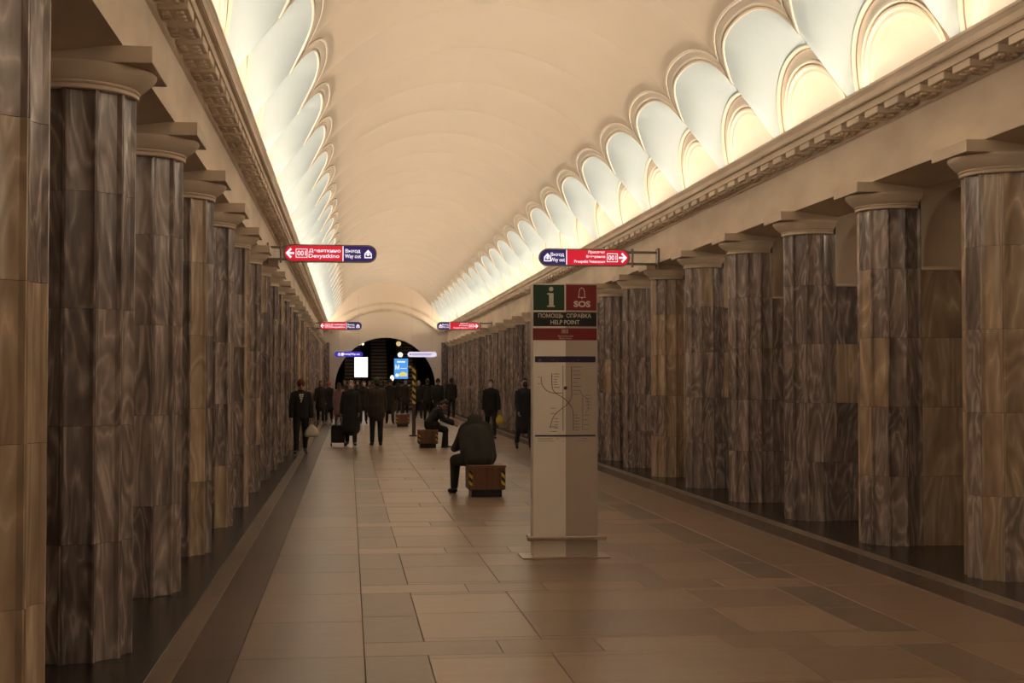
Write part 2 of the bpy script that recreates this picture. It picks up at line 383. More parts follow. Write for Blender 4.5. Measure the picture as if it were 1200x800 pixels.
# cornice and beam profile (x' from the centre line, z)
beam_prof = [(HALF_BEAM, Z_BEAM), (HALF_BEAM, 4.25), (HALF_BEAM - .03, 4.26), (HALF_BEAM - .03, 4.34), (6.2, 4.34), (6.2, 4.05), (4.9, 3.95), (3.88, 3.665)]
corn_prof = [(HALF_BEAM - .02, 4.33), (3.10, 4.36), (3.09, 4.36), (3.09, 4.435), (3.075, 4.437), (3.075, 4.45), (3.06, 4.465), (3.035, 4.505), (3.022, 4.53), (3.015, 4.535), (3.015, 4.56), (3.035, 4.565), (3.045, 4.44), (3.45, 4.44), (3.45, 4.33)]
ymid0, ymid1 = Y_BACK, Y_END + .2
cols_slab = {}
for sg, side, n in ((-1, 'left', 1), (1, 'right', 2)):
    w = build(MB().prism([(XC + sg * x, z) for x, z in beam_prof], ymid0, ymid1, 'y'), 'wall_' + side, M['beam'])
    struct(w, 'aged cream plaster beam wall above the %s colonnade' % side)
    t = build(MB().prism([(XC + sg * x, z) for x, z in corn_prof], ymid0, ymid1, 'y'), 'trim_%d' % n, M['beam'])
    struct(t, 'long cream cornice with bracket blocks below the %s side of the vault' % side)
    # bracket blocks, five a bay
    mm = MB(); mm.bbox((-.115, -.165, -.032), (.115, .165, .04), .006)
    for i in range(2):
        for j in range(3):
            mm.cyl((-.05 + .10 * i, -.10 + .10 * j, -.032), (-.05 + .10 * i, -.10 + .10 * j, -.052), .030, .034, n=6)
    me = mm.mesh('bracket_block'); far = MB()
    for k in range(-3, K_LAST + 1):
        for j in range(5):
            y = YC(k) + D * j / 5 + .1; x = XC + sg * (HALF_BEAM - .115 - .015)
            if y > Y_END - .2: continue
            if -1 <= k <= 13: link('bracket_block', me, M['beam'], t, (x, y, 4.325))
            else: far.box((x - .115, y - .165, 4.293), (x + .115, y + .165, 4.36))
    fo = build(far, 'far_bracket_blocks', M['beam'], t); fo['kind'] = 'stuff'
    for k in range(-7, K_LAST + 1):
        y = YC(k) + D / 2; rz = 0 if sg > 0 else PI
        if y > Y_END + .3: y -= 0
        for nm, me_, mt in (('vault_bay', ME_VAULT, 'cream'), ('lunette', ME_LUN, 'blue'), ('rim_moulding', ME_RIM, 'cream_rim'), ('archivolt', ME_ARCH, 'cream_rim'), ('niche', ME_NICHE, 'niche')):
            link(nm, me_, M[mt], ceiling, (XC, y, 0), rz)
        link('tube_lamp', ME_TUBE, M['lamp'], t, (XC, y, 0), rz); link('vault_fill_strip', ME_FILL, M['vault_fill'], t, (XC, y, 0), rz)
        link('strip_housing', ME_FIX, M['beam'], t, (XC, y, 0), rz)
    for k in range(-2, K_LAST, 2):           # ceiling tubes over the platforms
        pl_ = MB().cyl((XC + sg * 7.4, YC(k) - .3, 3.96), (XC + sg * 7.4, YC(k) + 1.5, 3.96), .03, n=8)
        build(pl_, 'platform_tube', M['platform_lamp'], w)
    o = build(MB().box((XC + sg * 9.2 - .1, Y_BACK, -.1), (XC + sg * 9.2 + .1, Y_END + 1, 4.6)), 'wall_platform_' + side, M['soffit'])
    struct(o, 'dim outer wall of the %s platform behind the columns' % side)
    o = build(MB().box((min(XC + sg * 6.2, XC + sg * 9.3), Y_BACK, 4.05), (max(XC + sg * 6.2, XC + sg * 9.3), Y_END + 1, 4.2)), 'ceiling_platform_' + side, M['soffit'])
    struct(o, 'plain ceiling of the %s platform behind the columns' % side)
bw = build(MB().box((XC - 9.4, Y_BACK - .2, -.1), (XC + 9.4, Y_BACK, 7.2)), 'wall_back', M['cream']); struct(bw, 'cream end wall behind the viewer')

# end wall with the arched opening
RA, ZA = 2.74, 1.25
mw = MB(); arc = []
for i in range(33):
    a = PI * i / 32; arc.append((XC - RA * math.cos(a), ZA + RA * math.sin(a)))
y0, y1 = Y_END, Y_END + .6
top = [(XC - 3.95 + 7.9 * i / 32, 7.2) for i in range(33)]
for yy in (y0, y1):
    mw.grid([[(p[0], yy, p[1]) for p in arc], [(p[0], yy, p[1]) for p in top]])
    for sg in (-1, 1):
        xa, xb = XC + sg * RA, XC + sg * 3.95
        mw.add([(xa, yy, -.1), (xb, yy, -.1), (xb, yy, 7.2), (xa, yy, ZA)], [(0, 1, 2, 3)])
full = [(XC - RA, -.1)] + arc + [(XC + RA, -.1)]
mw.grid([[(p[0], y0, p[1]) for p in full], [(p[0], y1, p[1]) for p in full]])
ew = build(mw, 'wall_end', M['cream']); struct(ew, 'cream end wall with a large arched opening to the escalators')
# segmental moulding on the end wall, and flanking pilasters
mo = MB()
for cz, rr, hh in ((1.41, 4.06, .16), (1.41, 4.42, .07)):
    rows = []
    for i in range(41):
        a = math.radians(46) * (i / 20 - 1)
        rows.append([(XC + (rr + q) * math.sin(a), Y_END - h, cz + (rr + q) * math.cos(a)) for q, h in ((-.07, 0), (-.07, hh * .7), (.0, hh), (.07, hh * .7), (.07, 0))])
    mo.grid(rows)
mo.open = True
tr = build(mo, 'trim_3', M['beam']); struct(tr, 'curved plaster moulding above the end arch')
for sg, n in ((-1, 4), (1, 5)):
    x = XC + sg * 3.2
    o = build(MB().bbox((x - .17, Y_END - .25, 0), (x + .17, Y_END, 3.72), .02), 'trim_%d' % n, M['marble_dark'])
    struct(o, 'narrow dark pilaster at the %s of the end arch' % ('left' if sg < 0 else 'right'))

# ------------------------------------------------------------------ columns
RC = 0.363; COURSES = [(0, .71), (.71, 1.42), (1.42, 2.13), (2.13, 2.84), (2.84, 3.46)]
STEP = PI / 6
ANG0 = -2 * PI / 3                # flutes run from here to the same angle on the far side
XWALL = -RC / 2; YWALL = RC * math.sin(PI / 3)
def flute_profile():
    h = RC * math.sin(STEP / 2); xo = RC * math.cos(STEP / 2); p = []
    fil = .011
    p.append((-.028, -h + .0015 - .010)); 
    pts = [(0, -h + .0015), (0.002, -h + fil)]
    for i in range(1, 8):
        u = -1 + 2 * i / 8; w = h - fil
        pts.append((-.028 * math.sqrt(max(0, 1 - abs(u) ** 2.6)), u * w))
    pts += [(0.002, h - fil), (0, h - .0015)]
    return [(-.04, -h + .024)] + pts + [(-.04, h - .024)], xo
FP, XO = flute_profile()
slab_me = {}
for ci, (a, b) in enumerate(COURSES):
    hgt = b - a
    key = round(hgt, 3)
    if key not in slab_me:
        m = MB().prism(FP, -hgt / 2 + .0012, hgt / 2 - .0012); slab_me[key] = auto_smooth(m.mesh('marble_slab'), 24)
WS = (0.78, 0.92)
wslab_me = {}
for w in WS:
    for a, b in COURSES[:4]:
        if w not in wslab_me:
            h = b - a
            wslab_me[w] = MB().bbox((-w/2 + .0015, -.0125, -h/2 + .0012), (w/2 - .0015, .0125, h/2 - .0012), .002).mesh('wall_slab')
# core (half round) and capital meshes
core = MB(); core.prism([(.315 * math.cos(ANG0 + 4*PI/3*i/20), .315 * math.sin(ANG0 + 4*PI/3*i/20)) for i in range(21)], 0, Z_NECK)
ME_CORE = core.mesh('core')
full_sh = MB(); pl = []
for i in range(8):
    a = ANG0 + STEP * (i + .5); ca, sa = math.cos(a), math.sin(a)
    for (px, py) in FP[1:-1]:
        pl.append(((XO + px) * ca - py * sa, (XO + px) * sa + py * ca))
full_sh.prism(pl, 0, Z_NECK); ME_SHAFT = auto_smooth(full_sh.mesh('shaft'), 24)
aba = MB(); aba.bbox((XWALL - .02, -.345, Z_ABA0), (.51, .345, Z_ABA1), .004); ME_ABA = aba.mesh('abacus')
ech = MB(); eprof = [(.30, Z_NECK - .004), (.372, Z_NECK - .004), (.378, 3.462), (.378, 3.482), (.370, 3.485), (.381, 3.490), (.386, 3.500), (.379, 3.507), (.396, 3.515), (.43, 3.54), (.465, 3.57), (.485, 3.595), (.488, 3.61), (.478, Z_ABA0), (.3, Z_ABA0)]
rows = []
for i in range(33):
    a = -PI * .62 + PI * 1.24 * i / 32
    row = []
    for r_, z in eprof:                      # spreads more towards the hall than along it
        ry = r_ if r_ < .385 else .385 + (r_ - .385) * .30
        row.append((max(XWALL - .02, r_ * math.cos(a)), ry * math.sin(a), z))
    rows.append(row)
ech.open = True; ech.grid(rows); ME_ECH = auto_smooth(ech.mesh('echinus'), 30)
# pylon wall behind the half column: backing block, plaster head with arched niche, dado moulding
back = MB(); back.box((-2.3, -YWALL + .025, 0), (XWALL, YWALL - .025, 2.84)); ME_BACK = back.mesh('backing_wall')
def head_mesh(near):
    m = MB(); m.open = True
    z0, z1 = 2.84, 3.98; xl, xr = -2.3, XWALL; cxn, hw, hh = -.76, .555, .86; yn = near * YWALL
    A = [(cxn + hw * math.cos(PI * i / 24), z0 + .02 + hh * math.sin(PI * i / 24) ** .8) for i in range(25)]
    m.grid([[(p[0], yn, p[1]) for p in A], [(p[0], yn, z1) for p in A]])
    m.add([(A[0][0], yn, z0), (xr, yn, z0), (xr, yn, z1), (A[0][0], yn, z1)], [(0, 1, 2, 3)])
    m.add([(xl, yn, z0), (A[-1][0], yn, z0), (A[-1][0], yn, z1), (xl, yn, z1)], [(0, 1, 2, 3)])
    yi = near * -.05
    m.grid([[(p[0], yn, p[1]) for p in A], [(p[0], yi, p[1]) for p in A]])
    m.add([(p[0], yi, p[1]) for p in A], [tuple(range(25))])
    m.add([(A[0][0], yn, z0), (A[-1][0], yn, z0), (A[-1][0], yi, z0 + .02), (A[0][0], yi, z0 + .02)], [(0, 1, 2, 3)])
    m.add([(xl, -yn, z0), (xr, -yn, z0), (xr, -yn, z1), (xl, -yn, z1)], [(0, 1, 2, 3)])
    m.add([(xl, -yn, z0), (xl, yn, z0), (xl, yn, z1), (xl, -yn, z1)], [(0, 1, 2, 3)])
    m.add([(xr, -yn, z0), (xr, yn, z0), (xr, yn, z1), (xr, -yn, z1)], [(0, 1, 2, 3)])
    return m.mesh('plaster_head')
ME_HEAD = {1: head_mesh(1), -1: head_mesh(-1)}
dm = MB(); dm.bbox((-2.3, -YWALL - .02, 2.825), (XWALL - .004, YWALL + .02, 2.86), .006); ME_DADO = dm.mesh('dado_moulding')
ORD = ['nearest', 'second', 'third', 'fourth', 'fifth', 'sixth', 'seventh', 'eighth', 'ninth', 'tenth', 'eleventh', 'twelfth', 'thirteenth', 'fourteenth', 'fifteenth', 'sixteenth', 'seventeenth', 'eighteenth', 'nineteenth', 'twentieth', 'twenty-first', 'twenty-second', 'twenty-third', 'twenty-fourth', 'twenty-fifth', 'twenty-sixth', 'twenty-seventh', 'twenty-eighth', 'twenty-ninth', 'thirtieth']
TAN_COLS = {('right', 6): .95, ('right', 2): .42, ('right', 4): .22, ('left', -1): .8, ('right', 1): .30}
def column(side, k, num):
    sg = -1 if side == 'left' else 1
    rz = 0 if sg < 0 else PI; near = -1 if sg < 0 else 1        # local side that faces the camera
    root = empty('marble_column', (XC + sg * HALF_COL, YC(k), 0), rz)
    look = 'grey veined marble column'
    if (side, k) == ('right', 6): look = 'pale tan marble column'
    elif (side, k) == ('left', -1): look = 'brown marble column with tan lower slabs, cut by the frame edge,'
    tag(root, '%s, %s from the camera in the %s colonnade' % (look, ORD[num], side), 'column', 'fluted marble columns of the %s colonnade' % side)
    nearcol = k <= 8
    rnd = random.Random(hash((side == 'left', k)) & 0xffff)
    tanp = TAN_COLS.get((side, k), .05)
    if nearcol:
        link('core', ME_CORE, M['mortar'], root)
        for i in range(8):
            a = ANG0 + STEP * (i + .5)
            ftan = rnd.random() < tanp; fdark = rnd.random() < .45
            for ci, (z0, z1) in enumerate(COURSES):
                mt = 'marble_dark' if fdark != (rnd.random() < .15) else 'marble'
                if (side, k) == ('left', -1): mt = 'marble_tan' if ci < 4 and rnd.random() < .9 else 'marble'
                elif (ftan and rnd.random() < .8) or rnd.random() < tanp * .3: mt = 'marble_tan'
                link('marble_slab', slab_me[round(z1 - z0, 3)], M[mt], root, (XO * math.cos(a), XO * math.sin(a), (z0 + z1) / 2), a)
        link('backing_wall', ME_BACK, M['mortar'], root)
        for j, w in enumerate(WS):
            xm = XWALL - (w / 2 if j == 0 else WS[0] + w / 2)
            for z0, z1 in COURSES[:4]:
                mt = 'marble_tan' if rnd.random() < .15 + tanp * .5 else ('marble' if rnd.random() < .4 else 'marble_dark')
                link('wall_slab', wslab_me[w], M[mt], root, (xm, near * (YWALL - .0125), (z0 + z1) / 2))
    else:
        mt = 'marble_tan' if rnd.random() < .1 else ('marble' if rnd.random() < .55 else 'marble_dark')
        link('shaft', ME_SHAFT, M[mt], root)
        link('backing_wall', ME_BACK, M['marble_dark'], root)
    link('abacus', ME_ABA, M['capital'], root); link('echinus', ME_ECH, M['capital'], root)
    link('plaster_head', ME_HEAD[near], M['capital'], root); link('dado_moulding', ME_DADO, M['capital'], root)
for n, k in enumerate(range(-1, K_LAST + 1)): column('left', k, n)
for n, k in enumerate(range(1, K_LAST + 1)): column('right', k, n)

# ------------------------------------------------------------------ flat print helpers
EXPO = 2 ** vs.exposure
def glow(name, srgb, k=1.0):     # a backlit face that shows this colour in the picture
    c = s2l(srgb); mx = max(c)
    return mat(name, tuple(v * .5 for v in c), 0.35, emit=tuple(v / mx for v in c), emit_s=mx * k / EXPO)
def stripes(name, ca, cb, freq=9.0, axis=(1, 0, 1), rough=0.5):
    m = mat(name, ca, rough); ns, lk, b = nodes(m); nt = m.node_tree
    tc = N(nt, 'ShaderNodeTexCoord'); dp = N(nt, 'ShaderNodeVectorMath', operation='DOT_PRODUCT'); dp.inputs[1].default_value = axis
    lk.new(tc.outputs['Object'], dp.inputs[0])
    mu = N(nt, 'ShaderNodeMath', operation='MULTIPLY'); mu.inputs[1].default_value = freq; lk.new(dp.outputs['Value'], mu.inputs[0])
    fr = N(nt, 'ShaderNodeMath', operation='FRACT'); lk.new(mu.outputs[0], fr.inputs[0])
    gt = N(nt, 'ShaderNodeMath', operation='GREATER_THAN'); gt.inputs[1].default_value = 0.5; lk.new(fr.outputs[0], gt.inputs[0])
    mx = N(nt, 'ShaderNodeMix', data_type='RGBA'); lk.new(gt.outputs[0], mx.inputs[0]); mx.inputs[6].default_value = (*ca, 1); mx.inputs[7].default_value = (*cb, 1)
    lk.new(mx.outputs[2], b.inputs['Base Color']); return m
M['sign_red'] = glow('backlit_red', (196, 22, 44)); M['sign_blue'] = glow('backlit_navy', (36, 22, 84))
M['sign_white'] = glow('backlit_white', (245, 238, 245)); M['sign_frame'] = mottled('sign_frame_metal', (.22, .17, .14), (.28, .22, .18), 20, 0.4, metal=.7)
M['hazard'] = stripes('hazard_stripes', (.62, .42, .06), (.015, .013, .012), 9.0)
M['hazard_pole'] = stripes('hazard_pole_stripes', (.62, .44, .08), (.015, .013, .012), 5.2, (.8, 0, 1))

def text_pts(body, size, align='CENTER', bold=0.0):
    cu = bpy.data.curves.new('t', 'FONT'); cu.body = body; cu.size = size; cu.align_x = align; cu.align_y = 'CENTER'
    cu.offset = bold * size; cu.resolution_u = 3
    o = bpy.data.objects.new('t', cu); COL.objects.link(o)
    dg = bpy.context.evaluated_depsgraph_get(); me = bpy.data.meshes.new_from_object(o.evaluated_get(dg))
    v = [(p.co.x, p.co.y) for p in me.vertices]; f = [tuple(p.vertices) for p in me.polygons]
    bpy.data.objects.remove(o); bpy.data.curves.remove(cu); bpy.data.meshes.remove(me)
    return v, f
def fit_text(body, x, z, w, h, bold=0.0):     # text stretched to a box of width w, cap height h, centred at x, z
    v, f = text_pts(body, 1.0, 'CENTER', bold)
    x0 = min(p[0] for p in v); x1 = max(p[0] for p in v); y0 = min(p[1] for p in v); y1 = max(p[1] for p in v)
    return [(x + ((p[0] - x0) / (x1 - x0) - .5) * w, z + ((p[1] - y0) / (y1 - y0) - .5) * h) for p in v], f
def ribbon(pts, w):
    """flat polyline of width w in (x, z)"""
    v = []; f = []
    n = len(pts)
    for i, p in enumerate(pts):
        a = pts[max(i - 1, 0)]; b = pts[min(i + 1, n - 1)]
        dx, dz = b[0] - a[0], b[1] - a[1]; L = math.hypot(dx, dz) or 1
        v += [(p[0] - dz / L * w / 2, p[1] + dx / L * w / 2), (p[0] + dz / L * w / 2, p[1] - dx / L * w / 2)]
    for i in range(n - 1): f.append((2*i, 2*i+1, 2*i+3, 2*i+2))
    return v, f
def rectp(x0, x1, z0, z1): return [(x0, z0), (x1, z0), (x1, z1), (x0, z1)], [(0, 1, 2, 3)]
def disc(x, z, r, n=14): return [(x + r * math.cos(2*PI*i/n), z + r * math.sin(2*PI*i/n)) for i in range(n)], [tuple(range(n))]
def print_on(name, shapes, m, parent, y, bend=None):
    """thin flat print: shapes in (x, z) laid at depth y (towards -y is the viewer's side)"""
    mb = MB()
    for v, f in shapes:
        mb.add([(p[0], (bend(p[0]) if bend else 0) + y, p[1]) for p in v], f)
    mb.open = True
    o = build(mb, name, m, parent)
    return o

# ------------------------------------------------------------------ hanging direction signs
def cap_outline(x0, x1, z0, z1, rl=True, rr=True, n=10):
    r = (z1 - z0) / 2; zc = (z0 + z1) / 2; p = []
    if rr: p += [(x1 - r + r * math.cos(a), zc + r * math.sin(a)) for a in [-PI/2 + PI * i / n for i in range(n + 1)]]
    else: p += [(x1, z0), (x1, z1)]
    if rl: p += [(x0 + r + r * math.cos(a), zc + r * math.sin(a)) for a in [PI/2 + PI * i / n for i in range(n + 1)]]
    else: p += [(x0, z1), (x0, z0)]
    return p
def box_outline(x0, x1, z0, z1, w):
    return [rectp(x0, x1, z0, z0 + w), rectp(x0, x1, z1 - w, z1), rectp(x0, x0 + w, z0, z1), rectp(x1 - w, x1, z0, z1)]
def arrow(x, z, L, h, d):
    t = .035
    return [rectp(min(x, x + d * L), max(x, x + d * L), z - t / 2, z + t / 2),
            ribbon([(x + d * (L - h * .5), z + h / 2), (x + d * L, z), (x + d * (L - h * .5), z - h / 2)], t * 1.1)]
def exit_icon(x, z, s_):
    w = s_ * .12
    return [rectp(x - s_*.5, x + s_*.5, z - s_*.55, z - s_*.40), rectp(x - s_*.5, x - s_*.36, z - s_*.55, z + s_*.05), rectp(x + s_*.36, x + s_*.5, z - s_*.55, z + s_*.05),
            ([(x - s_*.5, z + s_*.05), (x, z + s_*.6), (x + s_*.5, z + s_*.05), (x + s_*.25, z + s_*.05), (x, z + s_*.34), (x - s_*.25, z + s_*.05)], [(0, 1, 4, 5), (1, 2, 3, 4)]),
            rectp(x - w, x + w, z - s_*.25, z + s_*.34), rectp(x - s_*.36, x + s_*.36, z - s_*.12, z - s_*.02)]
def direction_sign(side, x0, x1, y, z, label, detail=True):
    W = x1 - x0; H = .30; r = empty('direction_sign', ((x0 + x1) / 2, y, z - H / 2))
    tag(r, label, 'sign', 'illuminated direction signs on the beam walls')
    a, b = -W / 2, W / 2; z0, z1 = 0, H
    build(MB().prism(cap_outline(a, b, z0, z1), -.045, .045, 'y'), 'frame', M['sign_frame'], r)
    e = .022
    if side == 'left': split = a + W * .635
    else: split = a + W * .30
    g = .008
    for y_, tag_ in ((-.048, 1),):
        L = MB().prism(cap_outline(a + e, split - g, z0 + e, z1 - e, True, False), y_, y_ + .01, 'y')
        R = MB().prism(cap_outline(split + g, b - e, z0 + e, z1 - e, False, True), y_, y_ + .01, 'y')
        pl = build(L, 'red_panel' if side == 'left' else 'blue_panel', M['sign_red'] if side == 'left' else M['sign_blue'], r)
        pr = build(R, 'blue_panel' if side == 'left' else 'red_panel', M['sign_blue'] if side == 'left' else M['sign_red'], r)
        red, blue = (pl, pr) if side == 'left' else (pr, pl)
    build(MB().box((split - g, -.049, z0 + e), (split + g, -.04, z1 - e)), 'divider', M['sign_white'], r)
    zc = H / 2; yp = -.0495; m = M['sign_white']
    if side == 'left':
        print_on('arrow', arrow(a + .17, zc, .125, .15, -1), m, red, yp) if False else print_on('arrow', arrow(a + .18, zc, .125, .15, -1), m, red, yp)
        print_on('line_number', box_outline(a + .205, a + .40, zc - .075, zc + .075, .011) + [fit_text('001', a + .3025, zc, .145, .085, .015)], m, red, yp)
        print_on('lettering', [fit_text('Девяткино', (a + .42 + split - .04) / 2, zc + .042, split - .04 - a - .42, .07, .018), fit_text('Devyatkino', (a + .42 + split - .06) / 2, zc - .052, split - .06 - a - .42, .085, .018)], m, red, yp)
        print_on('lettering', [fit_text('Выход', split + .165, zc + .042, .25, .075, .018), fit_text('Way out', split + .165, zc - .052, .27, .085, .018)], m, blue, yp)
        print_on('exit_symbol', exit_icon(b - .15, zc - .005, .125), m, blue, yp)
    else:
        print_on('exit_symbol', exit_icon(a + .145, zc - .005, .125), m, blue, yp)
        print_on('lettering', [fit_text('Выход', split - .16, zc + .042, .23, .075, .018), fit_text('Way out', split - .155, zc - .052, .25, .085, .018)], m, blue, yp)
        xr = b - .43
        for tx in (('Проспект', xr - .155, zc + .088, .29, .058, .018), ('Ветеранов', xr - .17, zc + .012, .33, .055, .018), ('Prospekt Veteranov', xr - .275, zc - .075, .54, .062, .018)): print_on('lettering', [fit_text(*tx)], m, red, yp)
        print_on('line_number', box_outline(b - .405, b - .215, zc - .075, zc + .075, .011) + [fit_text('001', b - .31, zc, .14, .085, .015)], m, red, yp)
        print_on('arrow', arrow(b - .195, zc, .125, .15, 1), m, red, yp)
    # wall bracket: plate on the beam and two arms round the end of the sign
    sg = -1 if side == 'left' else 1
    xw = XC + sg * HALF_BEAM - (x0 + x1) / 2; xe = sg * W / 2
    br = MB(); br.bbox((min(xw, xw - sg * .03), -.10, -.02), (max(xw, xw - sg * .03), .10, H + .02), .004)
    xa, xb = sorted((xw - sg * .03, xe - sg * .12))
    br.bbox((xa, -.03, .03), (xb, .03, .07), .004); br.bbox((xa, -.03, H - .07), (xb, .03, H - .03), .004)
    br.bbox((min(xe + sg*.03, xe + sg*.06), -.055, -.01), (max(xe + sg*.03, xe + sg*.06), .055, H + .01), .004)
    build(br, 'bracket', M['sign_frame'], r)
direction_sign('left', -1.10, .465, 23.4, 1.7 + (445 - 298.5) * 23.4 / F, 'nearer left red and navy lit sign reading Devyatkino and Way out')
direction_sign('right', 3.235, 4.82, 23.4, 1.7 + (445 - 300) * 23.4 / F, 'nearer right navy and red lit sign reading Prospekt Veteranov')
direction_sign('left', -1.09, .475, 51.4, 1.7 + (445 - 382.5) * 51.4 / F, 'small far left red and navy lit sign, second down the hall')
direction_sign('right', 3.25, 4.86, 51.4, 1.7 + (445 - 382) * 51.4 / F, 'small far right navy and red lit sign, second down the hall')
# two signs before the end arch
YS = Y_END - 1.1
def end_sign(px0, px1, py0, py1, m, label):
    a, b = P(px0, py1, YS), P(px1, py0, YS)
    r = empty('exit_sign' if m == 'sign_blue' else 'notice_sign', ((a.x + b.x) / 2, YS, a.z)); tag(r, label, 'sign')
    W, H = b.x - a.x, b.z - a.z
    pb = build(MB().prism(cap_outline(-W/2, W/2, 0, H), -.04, .04, 'y'), 'panel', M[m], r)
    rods = []
    for x in (-W * .35, W * .35): build(MB().cyl((x, 0, H), (x, 0, 6.2 - a.z), .003, n=5), 'hanger_rod', M['sign_frame'], r)
    return pb, W, H
M['sign_bluebright'] = glow('backlit_royal_blue', (50, 45, 160)); M['sign_pale'] = glow('backlit_pale_lilac', (216, 208, 236))
pb, W, H = end_sign(392, 425, 412.5, 418.5, 'sign_bluebright', 'small royal blue lit sign reading Way out before the end arch')
print_on('lettering', [fit_text('Выход/Way out', .15, H / 2, W * .58, H * .55, .02)] + exit_icon(-W * .33, H / 2, H * .5) + [rectp(-W * .26, -W * .18, H * .22, H * .78)], M['sign_white'], pb, -.042)
pb, W, H = end_sign(477, 511, 412.5, 418.5, 'sign_pale', 'small white lit sign with faint lines before the end arch')
print_on('lettering', [rectp(-W*.35, W*.35, H*.56, H*.64), rectp(-W*.35, W*.30, H*.34, H*.42), disc(-W*.40, H*.5, H*.14)], M['sign_blue'], pb, -.042)

# ------------------------------------------------------------------ help point pillar
YK = floor_depth(655.5); KX = (664 - VX) * YK / F; MK = YK / F
TB = math.tan(math.radians(4.0))
def bend(x): return abs(x) * TB
def kx(px): return (px - 664) * MK
def kz(py): return CAM_H + (VY - py) * MK
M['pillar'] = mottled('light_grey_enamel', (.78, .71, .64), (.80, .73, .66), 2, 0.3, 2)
M['pillar_shaded'] = mottled('shaded_grey_enamel', (.44, .37, .315), (.46, .385, .33), 2, 0.3, 2)  # shade on the pillar's right half, put into its colour
M['p_green'] = mat('dark_green_print', (.006, .045, .022), 0.35); M['p_red'] = mat('red_print', (.21, .010, .012), 0.35)
M['p_black'] = mat('black_print', (.006, .005, .005), 0.35); M['p_white'] = mat('pale_print', (.62, .56, .50), 0.4)
M['p_navy'] = mat('navy_print', (.02, .016, .05), 0.35); M['p_map'] = mottled('satin_map_film', (.52, .49, .46), (.55, .52, .48), 3, 0.26, 2, metal=0.6)
M['p_line'] = mat('dark_line_print', (.05, .03, .035), 0.5); M['p_line_red'] = mat('red_line_print', (.16, .02, .025), 0.5); M['p_line_grey'] = mat('grey_line_print', (.16, .13, .12), 0.5)
M['rail'] = mottled('copper_toned_rail_metal', (.40, .30, .24), (.46, .36, .29), 20, 0.3, 2, metal=.85)
pil = empty('help_point_pillar', (KX, YK, 0))
tag(pil, 'tall grey help point pillar with SOS panel and metro map', 'info pillar')
hw = kx(702.5); ztop = kz(331)
outline = [(-hw, bend(hw)), (0, 0), (hw, bend(hw)), (hw, .20), (hw - .03, .23), (-hw + .03, .23), (-hw, .20)]
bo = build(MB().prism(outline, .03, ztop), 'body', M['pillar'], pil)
def kpanel(name, x0, x1, y0, y1, m, parent=pil, off=.004):
    xs = [kx(x0)] + ([0.0] if kx(x0) < -.01 and kx(x1) > .01 else []) + [kx(x1)]
    z0, z1 = kz(y1), kz(y0); mb = MB()
    fr = [(x, bend(x) - off) for x in xs]; bk = [(x, bend(x) + .001) for x in xs][::-1]
    mb.prism(fr + bk, z0, z1); return build(mb, name, M[m], parent)
def kprint(name, shapes, m, parent, off=.006): return print_on(name, shapes, M[m], parent, -off, bend)
kpanel('front_panel', 625.4, 664, 331, 654, 'pillar', off=.002); kpanel('front_panel', 664, 702.6, 331, 654, 'pillar_shaded', off=.002)
gp = kpanel('info_panel', 625.8, 662.6, 332.5, 362.8, 'p_green')
def kt(body, cx, cy, w, h, bold=.02): return fit_text(body, kx(cx), kz(cy), w * MK, h * MK, bold)
ix, iy = 646, 347
kprint('letter_i', [disc(kx(646.8), kz(337.6), 2.7 * MK), rectp(kx(644.3), kx(649.6), kz(358.6), kz(342.6)), rectp(kx(642.1), kx(646), kz(344.3), kz(342.4)), rectp(kx(642), kx(651.2), kz(358.9), kz(357.2))], 'p_white', gp)
rp_ = kpanel('sos_panel', 664.6, 701.6, 332.5, 362.8, 'p_red')
bell = [(679, 347.2), (680, 346), (680.4, 340), (681.6, 336.9), (683.6, 335.8), (685.6, 336.9), (686.9, 340), (687.3, 346), (688.3, 347.2), (679, 347.2)]
kprint('bell_symbol', [ribbon([(kx(a), kz(b)) for a, b in bell], .9 * MK), disc(kx(683.7), kz(348.3), .9 * MK)], 'p_white', rp_)
kprint('lettering', [kt('SOS', 684, 355.2, 20.5, 7.6, .045)], 'p_white', rp_)
bp = kpanel('help_panel', 625.8, 701.6, 365, 381.8, 'p_black')
kprint('lettering', [kt('ПОМОЩЬ  СПРАВКА', 663.3, 369.6, 63.5, 6.0, .02), kt('HELP POINT', 663.5, 376.9, 35, 5.2, .02)], 'p_white', bp)
rp2 = kpanel('station_panel', 625.4, 701.8, 384, 398.3, 'p_red')
kprint('lettering', box_outline(kx(659), kx(667), kz(390), kz(385.4), .35 * MK) + [kt('001', 663, 387.7, 5.5, 3.2, .01), kt('Балтийская', 664, 393.2, 18, 2.2, .0), kt('Baltiyskaya', 664, 396.2, 15, 2.2, .0)], 'p_white', rp2)
mp_ = kpanel('map_frame', 627.6, 700.2, 417.4, 418.2, 'p_navy', off=.003)
hd = kpanel('map_header', 627.6, 700.2, 418, 424.4, 'p_navy', mp_, .006)
kprint('header_print', exit_icon(kx(633.3), kz(422), 3.6 * MK) + [rectp(kx(647), kx(681), kz(421.9), kz(421.3)), rectp(kx(652), kx(675), kz(423.2), kz(422.8))], 'p_line_grey', hd, .008)
kpanel('map_footer', 627.6, 700.2, 510.4, 512.4, 'p_navy', mp_, .006)
def mz(p): return (kx(620 + p[0] / 7.28), kz(410 + p[1] / 7.28))
